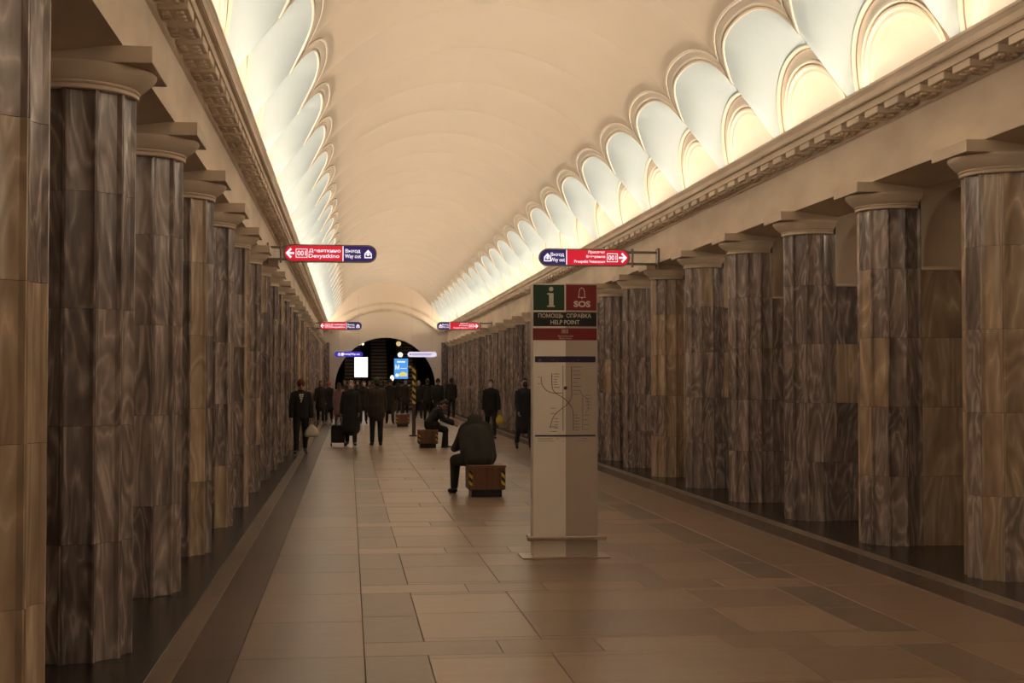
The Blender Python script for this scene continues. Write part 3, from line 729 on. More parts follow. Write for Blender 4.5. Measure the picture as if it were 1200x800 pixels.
def curve(pts, w, sub=4):
    out = []
    n = len(pts)
    for i in range(n - 1):
        p0, p1, p2, p3 = pts[max(i-1, 0)], pts[i], pts[i+1], pts[min(i+2, n-1)]
        for t in [j / sub for j in range(sub)]:
            out.append(tuple(.5 * (2*p1[c] + (p2[c]-p0[c])*t + (2*p0[c]-5*p1[c]+4*p2[c]-p3[c])*t*t + (3*p1[c]-p0[c]-3*p2[c]+p3[c])*t**3) for c in (0, 1)))
    out.append(pts[-1]); return ribbon([mz(p) for p in out], w * MK)
kprint('map_line', [curve([(200, 205), (203, 320), (235, 372), (300, 412), (350, 460), (382, 520), (388, 600), (388, 692)], .75), curve([(108, 232), (115, 290), (145, 338), (200, 368), (290, 370)], .7)], 'p_line', mp_)
kprint('map_line', [curve([(370, 140), (372, 300), (372, 395), (345, 455), (290, 502), (235, 548), (203, 600), (185, 672)], .75)], 'p_line_red', mp_)
kprint('map_line', [curve([(297, 130), (297, 300), (297, 500), (297, 696)], .7), curve([(470, 405), (470, 500), (470, 600), (470, 684)], .6), curve([(445, 345), (462, 380), (470, 405)], .5), curve([(472, 392), (508, 418), (522, 455), (518, 510), (490, 552)], .5)], 'p_line_grey', mp_)
rr = random.Random(3); bars = []; dots = []
def station_row(x, y0, y1, n, side, L=55):
    for i in range(n):
        y = y0 + (y1 - y0) * i / max(n - 1, 1); l = L * rr.uniform(.5, 1)
        dots.append(disc(*mz((x, y)), .42 * MK, 8))
        xa = x + side * 12; v = [mz((xa, y + 3)), mz((xa + side * l, y + 3)), mz((xa + side * l, y - 2)), mz((xa, y - 2))]; bars.append((v, [(0, 1, 2, 3)]))
station_row(297, 140, 690, 17, -1, 0.01); station_row(372, 145, 380, 8, 1, 85); station_row(388, 560, 690, 6, 1, 45); station_row(470, 560, 684, 4, 1, 50)
station_row(205, 205, 320, 6, 1, 50); station_row(210, 590, 670, 4, 1, 45); station_row(108, 232, 290, 2, -1, 20); station_row(235, 545, 500, 2, -1, 40); station_row(180, 660, 700, 2, 1, 60); station_row(545, 390, 500, 5, -1, 40)
kprint('station_dots', dots, 'p_line', mp_, .0065); kprint('station_names', bars, 'p_line_grey', mp_, .0062)
wh = [disc(*mz((315, 150 + 24 * i)), .45 * MK, 8) for i in range(23)]
kprint('station_dots', wh, 'p_white', mp_, .0066); kprint('station_mark', [disc(*mz((318, 327)), 2.1 * MK, 12)], 'p_line', mp_, .007)
kprint('notice_print', [rectp(kx(631), kx(648), kz(515.2), kz(514.6)), rectp(kx(653), kx(690), kz(515.2), kz(514.7)), rectp(kx(631), kx(650), kz(517.8), kz(517.3)), rectp(kx(660), kx(692), kz(517.6), kz(517.2))], 'p_line_grey', pil, .004)
zr = kz(631.5)
rl = MB(); xw_ = kx(711.5)
rl.bbox((kx(617), -.075, zr - .018), (xw_, -.035, zr + .018), .006)
for sx in (-1, 1): rl.bbox((min(sx * (hw + .008), sx * (hw + .045)), -.06, zr - .016), (max(sx * (hw + .008), sx * (hw + .045)), .20, zr + .016), .005)
rl.bbox((-.02, -.04, zr - .012), (.02, .005, zr + .012), .003)
build(rl, 'bumper_rail', M['rail'], pil)
build(MB().bbox((kx(612), -.06, 0), (kx(716.5), .33, .012), .003), 'base_plate', M['rail'], pil)
build(MB().box((-hw + .01, bend(hw), .012), (hw - .01, .21, .03)), 'plinth', M['black'], pil)

# ------------------------------------------------------------------ benches
M['wood'] = mottled('red_brown_varnished_wood', (0.124, 0.050, 0.025), (0.180, 0.076, 0.038), 5, 0.35, 6, 0.0, (4, 4, .6), rand=.15)
def bench(px0, px1, pyb, label):
    d = floor_depth(pyb); x0, x1 = (px0 - VX) * d / F, (px1 - VX) * d / F; w = x1 - x0; L = .56
    r = empty('wooden_bench', ((x0 + x1) / 2, d, 0)); tag(r, label, 'bench', 'low wooden benches along the middle of the hall')
    build(MB().bbox((-w/2 + .05, .04, 0), (w/2 - .05, L - .04, .10), .004), 'base', M['black'], r)
    build(MB().box((-w/2 + .02, .02, .10), (w/2 - .02, L - .02, .43)), 'frame', M['black'], r)
    n = 6; bw = (w - .02) / n
    for fy, nm in ((0, 'front'), (L - .02, 'back')):
        for i in range(n): build(MB().bbox((-bw/2 + .002, 0, .0), (bw/2 - .002, .02, .32), .003), 'board', M['wood'], r, (-w/2 + .01 + bw * (i + .5), fy, .11))
    for sx in (-1, 1):
        for i in range(6): build(MB().bbox((0, -.043 + .002 - .003, 0), (.02, .043, .32), .003), 'board', M['wood'], r, (sx * (w/2 - .01) - .01, .02 + .0867 * (i + .5), .11))
    for i in range(6): build(MB().bbox((-w/2 - .01, -.045, 0), (w/2 + .01, .045, .025), .004), 'seat_plank', M['wood'], r, (0, .05 + .093 * i, .432))
    for sx in (-1, 1): build(MB().box((-.026, -.003, 0), (.026, .0, .21)), 'hazard_tape', M['hazard'], r, (sx * (w/2 - .034), 0, .17))
    return r, d
b1, dB1 = bench(548.5, 592.5, 583, 'nearest low wooden bench with hazard tape under the bowed man')
b2, dB2 = bench(489.5, 513, 525, 'low wooden bench under the person sitting in profile')
b3, dB3 = bench(463.5, 479.5, 500, 'empty low wooden bench in front of the far crowd')

# ------------------------------------------------------------------ striped posts
def post(px, pyb, h, label, lamp=False, r0=.055):
    d = floor_depth(pyb); r = empty('striped_post', ((px - VX) * d / F, d, 0)); tag(r, label, 'post')
    build(MB().bbox((-.14, -.14, 0), (.14, .14, .04), .01), 'base', M['black'], r)
    build(MB().cyl((0, 0, .04), (0, 0, h * .48), r0, n=16), 'lower_tube', M['dark_metal'], r, smooth=False)
    build(MB().cyl((0, 0, h * .48), (0, 0, h - .05), r0 * 1.02, n=16), 'striped_sleeve', M['hazard_pole'], r)
    if lamp: build(MB().sphere((0, 0, h + .06), (.10, .10, .16)), 'lamp_globe', M['globe'], r, smooth=True)
    else:
        pts = [(-.10 * (1 - math.cos(t)), 0, h - .05 + .10 * math.sin(t)) for t in [PI * .75 * i / 6 for i in range(7)]]
        build(MB().tube(pts, r0 * .8, 10), 'hook', M['hazard_pole'], r)
M['dark_metal'] = mottled('dark_grey_metal', (.05, .04, .036), (.065, .052, .046), 10, 0.4)
M['globe'] = glow('lit_lamp_globe', (255, 238, 205), 1.6)
post(484.5, 511, 2.03, 'black and yellow striped post left of the seated person in profile')

# ------------------------------------------------------------------ escalator hall beyond the arch
M['dark_wall'] = mottled('dark_panelling', (.045, .032, .026), (.06, .042, .034), 2, 0.5)
M['tread'] = mottled('brown_step_metal', (0.400, 0.300, 0.240), (0.480, 0.360, 0.290), 8, 0.45, metal=.3)
M['riser'] = mat('dark_step_riser', (.05, .038, .03), 0.5)
YE0, YE1 = Y_END + .6, Y_END + 15
for nm, a, b in (('wall_escalator_left', (XC - 4.0, YE0, 0), (XC - 3.8, YE1, 9)), ('wall_escalator_right', (XC + 3.8, YE0, 0), (XC + 4.0, YE1, 9)), ('wall_escalator_end', (XC - 4, YE1, 0), (XC + 4, YE1 + .2, 9)), ('ceiling_escalator', (XC - 4, YE0, 9), (XC + 4, YE1, 9.2))):
    struct(build(MB().box(a, b), nm, M['dark_wall']), 'dark panelled enclosure of the escalator hall')
M['warm_strip'] = mat('warm_escalator_lamp', (.8, .7, .5), .4, emit=(1, .75, .45), emit_s=1.2)
def escalator(xc, label):
    y0 = Y_END + 4.2; r = empty('escalator', (xc, y0, 0)); tag(r, label, 'escalator', 'escalators beyond the end arch')
    tr_ = MB().box((-.48, 0, 0), (.48, .40, .20)).mesh('step'); tr_.materials.append(M['tread'])
    ri = MB().box((-.48, -.006, .0), (.48, .0, .075)).mesh('riser_strip'); ri.materials.append(M['riser'])  # dark strip along the foot of each riser
    for i in range(24):
        st = link('step', tr_, None, r, (0, .38 * i, .21 * i)); link('riser_band', ri, None, st)
    for sx in (-1, 1):
        m = MB(); m.prism([(-.6, 0), (0, 0), (9.12, 5.04), (9.12, 6.0), (-.1, .95), (-.6, .95)], sx * .5 - .03 + sx * .08, sx * .5 + .03 + sx * .08, 'x'); build(m, 'balustrade', M['dark_wall'], r)
        h = MB(); h.tube([(sx * .58, -.6, .98), (sx * .58, -.1, .98), (sx * .58, 9.1, 6.03)], .045, 8); build(h, 'handrail', M['black'], r)
escalator(XC - .18, 'middle escalator rising between the white and blue lit boxes')
escalator(XC - 1.75, 'dark escalator left of the middle one beyond the arch')
escalator(XC + 1.39, 'dark escalator right of the middle one beyond the arch')
YL = Y_END + 2.6
def lightbox(px0, px1, py0, py1, m, label):
    a, b = P(px0, py1, YL), P(px1, py0, YL); r = empty('lightbox', ((a.x + b.x) / 2, YL, 0)); tag(r, label, 'lightbox')
    W = b.x - a.x
    build(MB().bbox((-W/2 - .04, 0, a.z - .04), (W/2 + .04, .12, b.z + .04), .01), 'frame', M['dark_metal'], r)
    f = build(MB().box((-W/2, -.012, a.z), (W/2, .0, b.z)), 'lit_face', M[m], r)
    for sx in (-1, 1): build(MB().cyl((sx * W * .35, .06, 0), (sx * W * .35, .06, a.z), .03, n=8), 'post', M['dark_metal'], r)
    return f, W, a.z, b.z
M['lb_white'] = glow('white_lit_face', (255, 250, 240), 3.0); M['lb_blue'] = glow('sky_blue_lit_face', (75, 150, 225), 1.1)
M['lb_paint'] = glow('white_poster_print', (230, 240, 255), 1.0); M['lb_yellow'] = glow('yellow_poster_print', (225, 205, 120), 1.0)
lightbox(415.5, 430.5, 419, 442, 'lb_white', 'blank white glowing lightbox beyond the end arch')
f, W, z0, z1 = lightbox(461.5, 477.5, 420.5, 444, 'lb_blue', 'blue glowing poster lightbox beyond the end arch'); h = z1 - z0
print_on('poster_print', [fit_text('М', -W * .28, z0 + h * .58, W * .30, h * .24, .03), rectp(-W * .3, W * .3, z1 - h * .20, z1 - h * .12), rectp(-W * .05, W * .42, z0 + h * .5, z0 + h * .53), disc(-W * .3, z0 + h * .18, h * .09)], M['lb_paint'], f, -.016)
print_on('poster_print', [([(-W*.2, z0 + h*.12), (W*.45, z0 + h*.12), (W*.45, z0 + h*.28), (W*.1, z0 + h*.36), (-W*.15, z0 + h*.26)], [(0, 1, 2, 3, 4)])], M['lb_yellow'], f, -.015)
def globe_post(px, py, r_, label, m='globe', dy=3.2, hang=False):
    p = P(px, py, Y_END + dy); r = empty('pendant_lamp' if hang else 'lamp_post', (p.x, p.y, p.z - r_ if hang else 0)); tag(r, label, 'lamp')
    o = p.z - r_ if hang else 0
    if hang: build(MB().cyl((0, 0, p.z + r_ * .8 - o), (0, 0, 9.0 - o), .02, n=8), 'rod', M['dark_metal'], r)
    else: build(MB().cyl((0, 0, 0), (0, 0, p.z - r_ * .8), .035, n=8), 'post', M['dark_metal'], r)
    build(MB().sphere((0, 0, p.z - o), r_), 'globe', M[m], r, smooth=True)
    sg = 1 if hang else -1
    build(MB().cyl((0, 0, p.z - o + sg * (r_ + .03)), (0, 0, p.z - o + sg * r_ * .7), .05, .07, n=12), 'collar', M['dark_metal'], r)
M['globe_dim'] = glow('dim_lamp_globe', (215, 190, 140))
globe_post(468.5, 416, .145, 'round white globe lamp above the blue lightbox')
globe_post(466.5, 403, .14, 'dim globe lamp just under the crown of the end arch', 'globe_dim', 2.0, True)
globe_post(421, 403.5, .075, 'left of two tiny globe lamps above the white lightbox', 'globe', 2.0, True); globe_post(425, 403.5, .075, 'right of two tiny globe lamps above the white lightbox', 'globe', 2.0, True)
pp = floor_depth(482)
post(459, 482, 1.72, 'far striped post topped with a small glowing lamp', True, .05)

# ------------------------------------------------------------------ people
def cloth(name, c, rough=.85):
    c2 = tuple(v * 1.35 + .002 for v in c); return mottled(name, c, c2, 7, rough, 4)
CL = {'black': cloth('black_cloth', (.010, .009, .009)), 'charcoal': cloth('charcoal_cloth', (.018, .015, .014)), 'jeans': cloth('dark_denim', (.014, .016, .022)),
      'navy': cloth('dark_navy_cloth', (.014, .014, .018)), 'brown': cloth('dark_brown_cloth', (.030, .021, .016)), 'olive': cloth('dark_olive_cloth', (.020, .018, .012)),
      'mauve': cloth('mauve_cloth', (.17, .085, .085)), 'grey': cloth('grey_cloth', (.07, .06, .055)), 'pink': cloth('pink_knit', (.35, .07, .08)), 'red': cloth('red_knit', (.13, .028, .022)),
      'shoe': mat('dark_leather', (.012, .010, .010), .45), 'skin': mottled('skin', (.36, .20, .145), (.40, .23, .165), 9, .55), 'mask': mat('pale_face_mask', (.45, .44, .44), .8),
      'mask_black': mat('black_face_mask', (.012, .011, .012), .8), 'hair_dark': mottled('dark_hair', (.014, .010, .008), (.022, .015, .011), 30, .5), 'hair_blond': mottled('fair_hair', (.20, .12, .055), (.26, .16, .08), 30, .5),
      'hair_brown': mottled('brown_hair', (.06, .032, .02), (.085, .045, .028), 30, .5), 'eye': mat('dark_eye', (.02, .015, .012), .3), 'lips': mat('lips', (.27, .11, .09), .5)}
PENDING = []
def blob(name, caps, m, parent, voxel=.012, smooth=5):
    """closed shapes fused into one continuous surface"""
    mb = MB()
    for c in caps: mb.capsule(*c[:4], **(c[4] if len(c) > 4 else {}))
    o = build(mb, name, m, parent)
    r = o.modifiers.new('fuse', 'REMESH'); r.mode = 'VOXEL'; r.voxel_size = voxel; r.use_smooth_shade = True
    sm = o.modifiers.new('soft', 'SMOOTH'); sm.factor = .5; sm.iterations = smooth
    PENDING.append(o); return o
V = Vector
def skeleton(lean=0, head=0, legs=((0, 0), (0, 0)), arms=((0, .1, .15), (0, .1, .15)), seat=None, abd=.03, turn=0):
    up = V((0, math.sin(lean), math.cos(lean))); J = {}
    J['pel'] = V((0, 0, 0)); J['waist'] = up * .17; J['chest'] = up * .36; J['neck'] = up * .53
    hl = lean + head; hu = V((0, math.sin(hl), math.cos(hl))); J['head'] = J['neck'] + hu * .135; J['hu'] = hu
    J['hf'] = V((math.sin(turn) , math.cos(hl) * math.cos(turn), -math.sin(hl))).normalized(); J['up'] = up
    J['hs'] = J['hf'].cross(hu).normalized()
    for i, s_ in enumerate((-1, 1)):
        a, b = legs[i]; hip = V((s_ * .09, 0, -.02)); ab = abd if not isinstance(abd, tuple) else abd[i]
        kn = hip + V((s_ * math.sin(ab), math.sin(a) * math.cos(ab), -math.cos(a) * math.cos(ab))) * .44
        c = a - b; an = kn + V((s_ * .01, math.sin(c), -math.cos(c))) * .42
        toe = an + V((s_ * .03, math.cos(min(c, 0) * .8) * .165, -.05 + math.sin(min(c, 0) * .8) * .16))
        J['hip%d' % i], J['kn%d' % i], J['an%d' % i], J['toe%d' % i] = hip, kn, an, toe
        f, ad, el = arms[i]; sh = up * .455 + V((s_ * .175, 0, 0))
        e = sh + V((s_ * math.sin(ad), math.sin(f + lean) * math.cos(ad), -math.cos(f + lean) * math.cos(ad))) * .29
        g = f + lean + el; inw = -s_ * .12 * min(1, el)
        fd = V((inw + s_ * math.sin(ad) * .5, math.sin(g), -math.cos(g))).normalized()
        w = e + fd * .255
        J['sh%d' % i], J['el%d' % i], J['wr%d' % i], J['fd%d' % i] = sh, e, w, fd
    low = min(min(J['an%d' % i].z - .085, J['toe%d' % i].z - .038) for i in (0, 1))
    dz = -low if seat is None else seat + .11
    for k in J:
        if k[:2] not in ('hu', 'hf', 'up', 'hs', 'fd'): J[k] = J[k] + V((0, 0, dz))
    return J
def person(label, px, depth, H=1.74, face=0.0, legs=((.12, .05), (-.15, .12)), arms=((.05, .12, .2), (-.05, .12, .2)), lean=.03, head=.0, turn=0,
           top='black', bottom='charcoal', coat=.0, hair='hair_dark', hat=None, mask=None, hood=False, seat=None, voxel=.011, abd=.03, bulk=1.0, dx=0, long_hair=False, xy=None, quilt=False, head_skin=None):
    S = H / 1.75; X = (px - VX) * depth / F
    r = empty('person', (X, depth, 0) if xy is None else (*xy, 0), face); tag(r, label, 'person', 'people in the hall')
    J = skeleton(lean, head, legs, arms, None if seat is None else seat / S, abd, turn)
    up, hu, hf, hs = J['up'], J['hu'], J['hf'], J['hs']
    for k in J:
        if k[:2] not in ('hu', 'hf', 'up', 'hs', 'fd'): J[k] = J[k] * S
    s = S
    def C(a, b, r0, r1, w=1.0, d=1.0, side=V((1, 0, 0))): return (a, b, r0 * s, r1 * s, dict(w=w, d=d, side=side))
    hc = J['head']
    caps = [C(J['pel'], J['chest'], .10, .11, 1.2, .75), C(J['chest'], J['neck'], .10, .05, 1.2, .8), C(J['neck'] - up * .03 * s, hc - hu * .05 * s, .062, .058),
            C(hc - hu * .012 * s + hf * -.008 * s, hc + hu * .035 * s - hf * .008 * s, .080, .078, .95, 1.14, hs), C(hc - hu * .075 * s + hf * .028 * s, hc - hu * .02 * s + hf * .03 * s, .045, .058, 1, 1, hs),
            C(hc + hf * .088 * s + hu * .005 * s, hc + hf * .103 * s - hu * .022 * s, .010, .015), C(hc + hf * .080 * s - hu * .055 * s, hc + hf * .082 * s - hu * .050 * s, .016, .014, 1.4, 1, hs)]
    for q in (-1, 1): caps.append(C(hc + hs * .078 * q * s - hu * .02 * s, hc + hs * .082 * q * s + hu * .015 * s, .014, .018, .7, 1.2, hs))
    for i, q in enumerate((-1, 1)):
        sh, e, w, fd = J['sh%d' % i], J['el%d' % i], J['wr%d' % i], J['fd%d' % i]
        caps += [C(J['chest'] + up * .06 * s, sh, .06, .055), C(sh, e, .048, .038), C(e, w, .037, .026)]
        sd = V((1, 0, 0)) - fd * fd.x; sd.normalize(); nrm = fd.cross(sd); cr = nrm * (1 if nrm.y > 0 else -1)
        side = V((0, 1, 0)) - fd * fd.y
        if side.length < .2: side = V((0, 0, 1)) - fd * fd.z
        side.normalize(); pal = fd.cross(side); pin = pal * (1 if pal.x * q < 0 else -1)      # palms face inwards
        caps.append(C(w, w + fd * .075 * s, .026, .034, 1.15, .55, side))
        for j, ln in enumerate((.068, .078, .072, .056)):
            b0 = w + fd * .08 * s + side * (.027 - .018 * j) * s; b1 = b0 + (fd * .9 + pin * .35).normalized() * ln * .55 * s; b2 = b1 + (fd * .55 + pin * .85).normalized() * ln * .5 * s
            caps += [C(b0 - fd * .03 * s, b1, .0105, .0095), C(b1, b2, .0095, .008)]
        t0 = w + fd * .03 * s + side * .026 * s; t1 = t0 + (side * .75 + fd * .6 + pin * .2).normalized() * .035 * s; t2 = t1 + (fd * .9 + pin * .3).normalized() * .03 * s
        caps += [C(t0, t1, .013, .0115), C(t1, t2, .0115, .009)]
        caps += [C(J['pel'], J['hip%d' % i], .09, .085), C(J['hip%d' % i], J['kn%d' % i], .075, .05), C(J['kn%d' % i], J['an%d' % i], .05, .036), C(J['an%d' % i], J['an%d' % i] * .6 + J['toe%d' % i] * .4, .03, .02)]
    body = blob('body', caps, CL['skin'], r, min(voxel, .0095), 2)
    for q in (-1, 1):
        ey = hc + hf * .083 * s + hs * .031 * q * s + hu * .012 * s
        build(MB().sphere(ey, .0125 * s, 8, 6), 'eye', CL['eye'], body, smooth=True)
    if not mask: build(MB().capsule(hc + hf * .095 * s - hu * .058 * s - hs * .018 * s, hc + hf * .095 * s - hu * .058 * s + hs * .018 * s, .006 * s, .006 * s), 'mouth', CL['lips'], body, smooth=True)
    B = bulk
    # trousers
    tc = [C(J['pel'] + up * .05 * s, J['pel'] - V((0, 0, .03)) * s, .125 * B, .12 * B, 1.28, .85)]
    for i in (0, 1): tc += [C(J['hip%d' % i], J['kn%d' % i], .098 * B, .070 * B), C(J['kn%d' % i], J['an%d' % i] + (J['kn%d' % i] - J['an%d' % i]).normalized() * .03 * s, .068 * B, .058)]
    blob('trousers', tc, CL[bottom], r, voxel, 4)
    for i in (0, 1):
        a, t = J['an%d' % i], J['toe%d' % i]; hl_ = a - (t - a).normalized() * .045 * s - V((0, 0, .045)) * s
        fl_ = blob('shoe', [C(a - V((0, 0, .01)) * s, a - V((0, 0, .045)) * s, .044, .042), C(hl_, t, .036, .036, 1.05, .95), C(a - V((0, 0, .03)) * s, t, .042, .034, 1.15, 1)], CL['shoe'], r, voxel, 3)
    # upper garment
    jc = [C(J['pel'] + up * .02 * s, J['chest'], .145 * B, .150 * B, 1.28, .88), C(J['chest'], J['chest'] + up * .07 * s, .150 * B, .10, 1.22, .85), C(J['neck'] - up * .09 * s, J['neck'] - up * .015 * s, .088, .072)]
    for i in (0, 1):
        sh, e, w = J['sh%d' % i], J['el%d' % i], J['wr%d' % i]
        jc += [C(J['neck'] - up * .045 * s, sh - up * .012 * s, .058, .064 * B), C(sh - up * .02 * s, e, .068 * B, .060 * B), C(e, e + (w - e) * .93, .062 * B, .048 * B)]
    if coat > 0:
        d_ = (J['kn0'] + J['kn1']) / 2 - J['pel']; d_.x *= .3
        jc.append(C(J['pel'] + up * .05 * s, J['pel'] + d_ * (coat / .45), .15 * B, .155 * B + .06 * coat, 1.28, .95))
    else: jc.append(C(J['pel'] + up * .06 * s, J['pel'] - up * .04 * s, .145 * B, .140 * B, 1.26, .9))
    if quilt:
        for j in range(6): z = J['pel'] + up * (.02 + .075 * j) * s; jc.append(C(z - V((.08, 0, 0)) * s, z + V((.08, 0, 0)) * s, .158 * B, .158 * B, 1, .22 + .0 * j, side=V((0, 0, 1))))
    jk = blob('coat' if coat > 0 else 'jacket', jc, CL[top], r, voxel, 4)
    if hood: blob('hood', [C(J['neck'] - hf * .06 * s - up * .06 * s, J['neck'] - hf * .075 * s + up * .03 * s, .095, .085, 1.35, .75), C(J['neck'] - hf * .02 * s + V((-.08, 0, -.04)) * s, J['neck'] - hf * .02 * s + V((.08, 0, -.04)) * s, .06, .06)], CL[top], r, voxel, 4)
    if hat: blob('hat', [C(hc + hu * .045 * s, hc + hu * .075 * s, .094, .078, 1, 1.1, hs), C(hc + hu * .03 * s, hc + hu * .04 * s, .098, .098, 1, 1.1, hs)], CL[hat], r, voxel, 3)
    else:
        hp = [C(hc + hu * .03 * s - hf * .022 * s, hc + hu * .052 * s - hf * .016 * s, .088, .080, 1, 1.08, hs), C(hc - hu * .03 * s - hf * .045 * s, hc + hu * .03 * s - hf * .035 * s, .070, .078, 1.05, 1, hs)]
        if long_hair: hp.append(C(hc - hf * .05 * s, hc - hu * .20 * s - hf * .065 * s, .080, .075, 1.1, .7, hs))
        blob('hair', hp, CL[hair], r, voxel, 3)
    if mask: blob('face_mask', [C(hc - hu * .055 * s + hf * .050 * s, hc - hu * .015 * s + hf * .052 * s, .055, .058, 1.05, 1, hs)], CL[mask], r, voxel, 2)
    J['root'] = r; J['jacket'] = jk; return J
def world(J, p):
    r = J['root']; return Matrix.Translation(r.location) @ Matrix.Rotation(r.rotation_euler.z, 4, 'Z') @ p
FD = floor_depth
WALK_A = ((.30, .08), (-.28, .22)); WALK_B = ((-.26, .25), (.28, .06))
SW_A = ((-.22, .12, .22), (.25, .12, .30)); SW_B = ((.25, .12, .30), (-.22, .12, .22))
FACE = PI
# --- nearer figures
m1 = person('man in a black sweatshirt with white chest print carrying a white bag', 354, FD(532), 1.70, FACE + .06, WALK_B, ((-.05, .16, .12), (.05, .16, .15)), top='black', bottom='black', hat='red', bulk=1.08, lean=.02)
w1 = person('fair-haired masked woman in a long dark coat pulling a suitcase', 411.5, FD(522.5), 1.66, FACE - .05, ((.16, .05), (-.16, .15)), ((.12, .12, .25), (-.10, .22, .05)), top='black', bottom='black', coat=.50, hair='hair_blond', mask='mask', bulk=1.08, long_hair=True)
m2 = person('dark-haired man in a brown jacket and jeans walking away in mid hall', 441, FD(522), 1.75, 0.05, ((.06, .03), (.12, .06)), ((.0, .13, .12), (.02, .13, .15)), top='brown', bottom='jeans', coat=.16, bulk=1.08)
m3 = person('walker in a black jacket and pale mask holding a yellow bag', 575, FD(515), 1.70, FACE - .12, WALK_A, ((.05, .16, .10), (-.05, .14, .15)), top='black', bottom='black', coat=.14, hair='hair_dark', mask='mask', turn=.2)
m4 = person('man in a navy coat and black mask partly behind the help pillar', 614.5, FD(527), 1.74, FACE + .15, WALK_A, ((.25, .10, 1.2), (.10, .12, .5)), top='navy', bottom='jeans', coat=.42, mask='mask_black')
# seated figures
sit = person('man sitting bowed on the nearest bench with his back turned', 0, 0, 1.76, .12, ((1.45, 1.30), (1.42, 1.50)), ((.02, .20, .75), (.02, .20, .75)), lean=.58, head=.85, top='olive', bottom='charcoal', hood=True, seat=.457, bulk=1.24, quilt=True, abd=(.42, .25), xy=(b1.location.x - .09, b1.location.y + .33))
sit2 = person('person in black sitting in profile facing right on the second bench', 0, 0, 1.70, -PI / 2, ((1.35, 1.30), (1.30, 1.45)), ((.0, .12, .75), (-.05, .12, .65)), lean=.55, head=.45, top='black', bottom='black', seat=.457, bulk=1.1, coat=.14, xy=(b2.location.x + .04, b2.location.y + .28))
# --- farther figures
def far(label, px, pyf, H, face, top, bottom='black', k=0, **kw):
    person(label, px, FD(pyf), H, face, (WALK_A, WALK_B, ((.03, .02), (-.03, .03)))[k % 3], (SW_A, SW_B, ((.02, .12, .2), (.0, .12, .3)))[k % 3], top=top, bottom=bottom, voxel=.014, **kw)
far('woman in black with a pale scarf walking along the left columns', 376.5, 496, 1.66, FACE, 'charcoal', 'black', 0, coat=.30, hair='hair_dark', long_hair=True)
far('person in a pink hat and black coat beside the left columns', 386, 495, 1.62, FACE, 'black', 'black', 1, coat=.35, hat='pink')
far('woman in a mauve coat half hidden behind the suitcase woman', 397.5, 499, 1.58, 0.2, 'mauve', 'grey', 2, coat=.42, hair='hair_brown', long_hair=True)
far('dark-coated walker seen between the suitcase woman and the man in brown', 426, 497, 1.66, FACE, 'charcoal', 'black', 1, coat=.25, mask='mask')
far('person in an olive hat and black coat right behind the man in brown', 456.5, 497, 1.72, 0.0, 'black', 'brown', 0, coat=.40, hat='olive')
far('far commuter in black whose pale jeans show above the empty bench', 467.5, 486, 1.72, 0.1, 'charcoal', 'grey', 2, coat=.12)
far('brown-haired far commuter left of the striped post', 474.5, 487, 1.70, FACE, 'brown', 'black', 1, coat=.3, hair='hair_brown', long_hair=True, mask='mask')
far('fair-haired person in black just right of the striped post', 490, 491, 1.66, FACE, 'black', 'black', 0, coat=.2, hair='hair_blond')
far('tall person in black behind the seated figure in profile', 500.5, 493, 1.74, 0.0, 'black', 'black', 2, coat=.15)
far('man in a dark cap standing behind the seated figure in profile', 512.5, 494, 1.72, FACE, 'black', 'charcoal', 2, hat='charcoal', bulk=1.1)
far('man in a black jacket standing alone before the right columns', 528, 490.5, 1.76, 0.0, 'black', 'charcoal', 2, bulk=1.05)
far('far commuter in a dark coat under the white lightbox', 419, 486, 1.66, FACE, 'charcoal', 'black', 0, coat=.3, hair='hair_brown', mask='mask')
far('far commuter in grey to the left of the man in brown', 432.5, 484, 1.64, FACE, 'grey', 'black', 1, coat=.3, hair='hair_dark')
far('far commuter in black right below the middle escalator', 448.5, 484, 1.68, 0.0, 'black', 'black', 2, coat=.3, hair='hair_brown')
far('small far commuter in brown at the left edge of the end arch', 404, 487, 1.68, FACE, 'brown', 'black', 1, coat=.3, hair='hair_brown')

# chest print of the sweatshirt, bags, suitcase
M['bag_white'] = mat('white_plastic', (.55, .50, .38), .45); M['bag_yellow'] = mat('yellow_plastic', (.50, .36, .05), .45)
def carrier(J, i, m, label, sz=1.0):
    p = world(J, J['wr%d' % i] + J['fd%d' % i] * .085); H_ = .36 * sz
    r = empty('carrier_bag', (p.x, p.y, p.z - H_ - .01)); tag(r, label, 'bag')
    rows = []
    for z, w, d in ((0, .11, .06), (.015, .15, .085), (.08, .165, .095), (.16, .14, .08), (.24, .075, .05), (.29, .03, .022)):
        rows.append([((w * (1 + .09 * math.sin(5 * a + 9 * z)) * math.cos(a)) * sz, d * (1 + .12 * math.cos(7 * a - 13 * z)) * math.sin(a) * sz, z * sz) for a in [2 * PI * j / 20 for j in range(20)]])
    rows.insert(0, [(0, 0, 0)] * 20); mb = MB(); mb.grid(rows, 0, True); build(mb, 'sack', m, r, smooth=True)
    for q in (-1, 1): build(MB().tube([(q * .02 * sz, 0, .28 * sz), (q * .035 * sz, 0, .32 * sz), (q * .01, 0, H_ + .01)], .008, 6), 'handle', m, r)
carrier(m1, 0, M['bag_white'], 'white plastic bag hanging from the hand of the man in the sweatshirt')
carrier(m3, 0, M['bag_yellow'], 'yellow plastic bag held by the masked walker', .95)
sp = world(w1, w1['wr1'] + w1['fd1'] * .09)
sx = (396.5 - VX) * FD(522.5) / F
su = empty('suitcase', (sx, FD(522.5) + .12, 0), .1); tag(su, 'small black wheeled suitcase pulled by the woman in the long coat', 'suitcase')
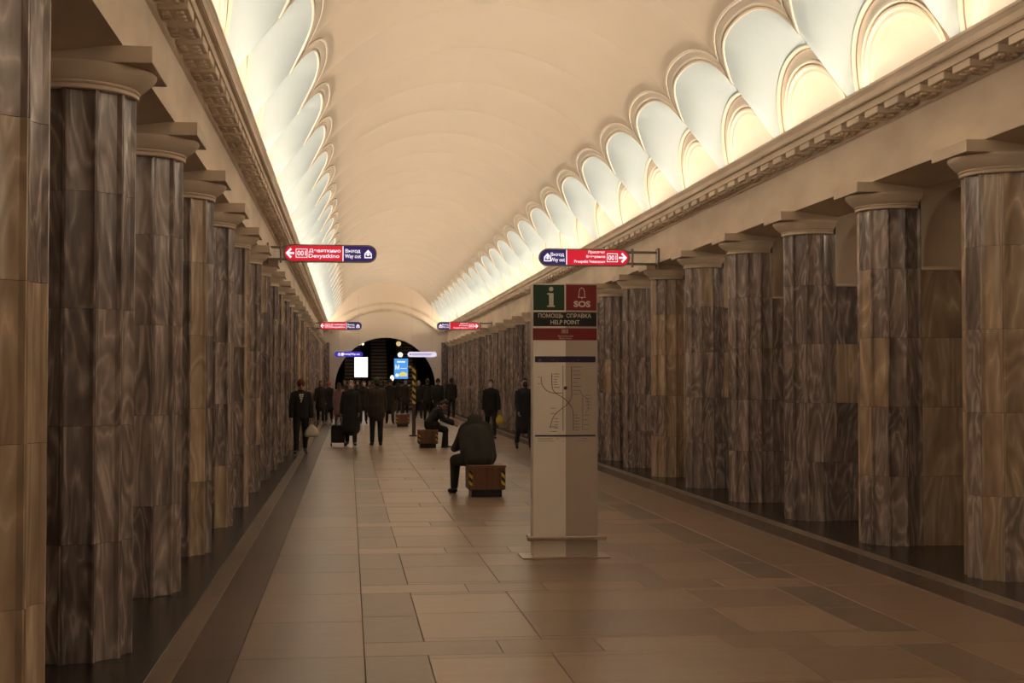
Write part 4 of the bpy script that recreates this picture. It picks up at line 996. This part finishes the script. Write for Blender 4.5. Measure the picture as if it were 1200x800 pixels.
build(MB().bbox((-.17, -.11, .09), (.17, .11, .54), .03), 'shell', CL['black'], su)
build(MB().bbox((-.12, -.125, .14), (.12, -.108, .40), .01), 'front_pocket', CL['charcoal'], su)
for q in (-1, 1):
    build(MB().cyl((q * .17 - .015, 0, .05), (q * .17 + .015, 0, .05), .05, n=14), 'wheel', CL['shoe'], su)
    build(MB().box((q * .165 - .012, -.02, .04), (q * .165 + .012, .02, .12)), 'wheel_fork', M['dark_metal'], su)
lp = Matrix.Rotation(-.1, 4, 'Z') @ (sp - su.location); hz = lp.z
for q in (-.07, 0, .07): build(MB().cyl((q * .9, .09, .52), (lp.x + q * .6, lp.y, hz), .008, n=6), 'handle_rod', M['steel'], su)
build(MB().bbox((lp.x - .06, lp.y - .015, hz - .015), (lp.x + .06, lp.y + .015, hz + .015), .006), 'grip', CL['black'], su)

# fuse the figures into plain meshes in one go
dg = bpy.context.evaluated_depsgraph_get()
done = [(o, bpy.data.meshes.new_from_object(o.evaluated_get(dg), depsgraph=dg)) for o in PENDING]
for o, me in done:
    old = o.data; mats = [m_ for m_ in old.materials]
    o.modifiers.clear(); o.data = me; me.name = o.name
    if not me.materials:
        for m_ in mats: me.materials.append(m_)
    me.polygons.foreach_set('use_smooth', [True] * len(me.polygons)); bpy.data.meshes.remove(old)
# white chest print follows the front of the sweatshirt
jk = m1['jacket']; vs_ = [v.co for v in jk.data.vertices]
def front(x, z):
    best = max((v.y for v in vs_ if abs(v.x - x) < .02 and abs(v.z - z) < .02), default=.15); return best + .004
cz = m1['chest'].z - .01
pm = MB()
for x0, x1, z0, z1 in ((-.05, -.012, .07, .10), (.0, .045, .065, .10), (-.045, -.018, .035, .058), (-.005, .02, .03, .055), (.03, .05, .04, .058), (-.03, .035, -.005, .02), (-.02, .015, -.05, -.02), (-.012, .02, -.085, -.06)):
    n = 4; xs = [x0 + (x1 - x0) * i / n for i in range(n + 1)]
    pm.grid([[(x, front(x, cz + z), cz + z) for x in xs] for z in (z0, z1)])
pm.open = True
o = build(pm, 'chest_print', M['white_print'], jk)
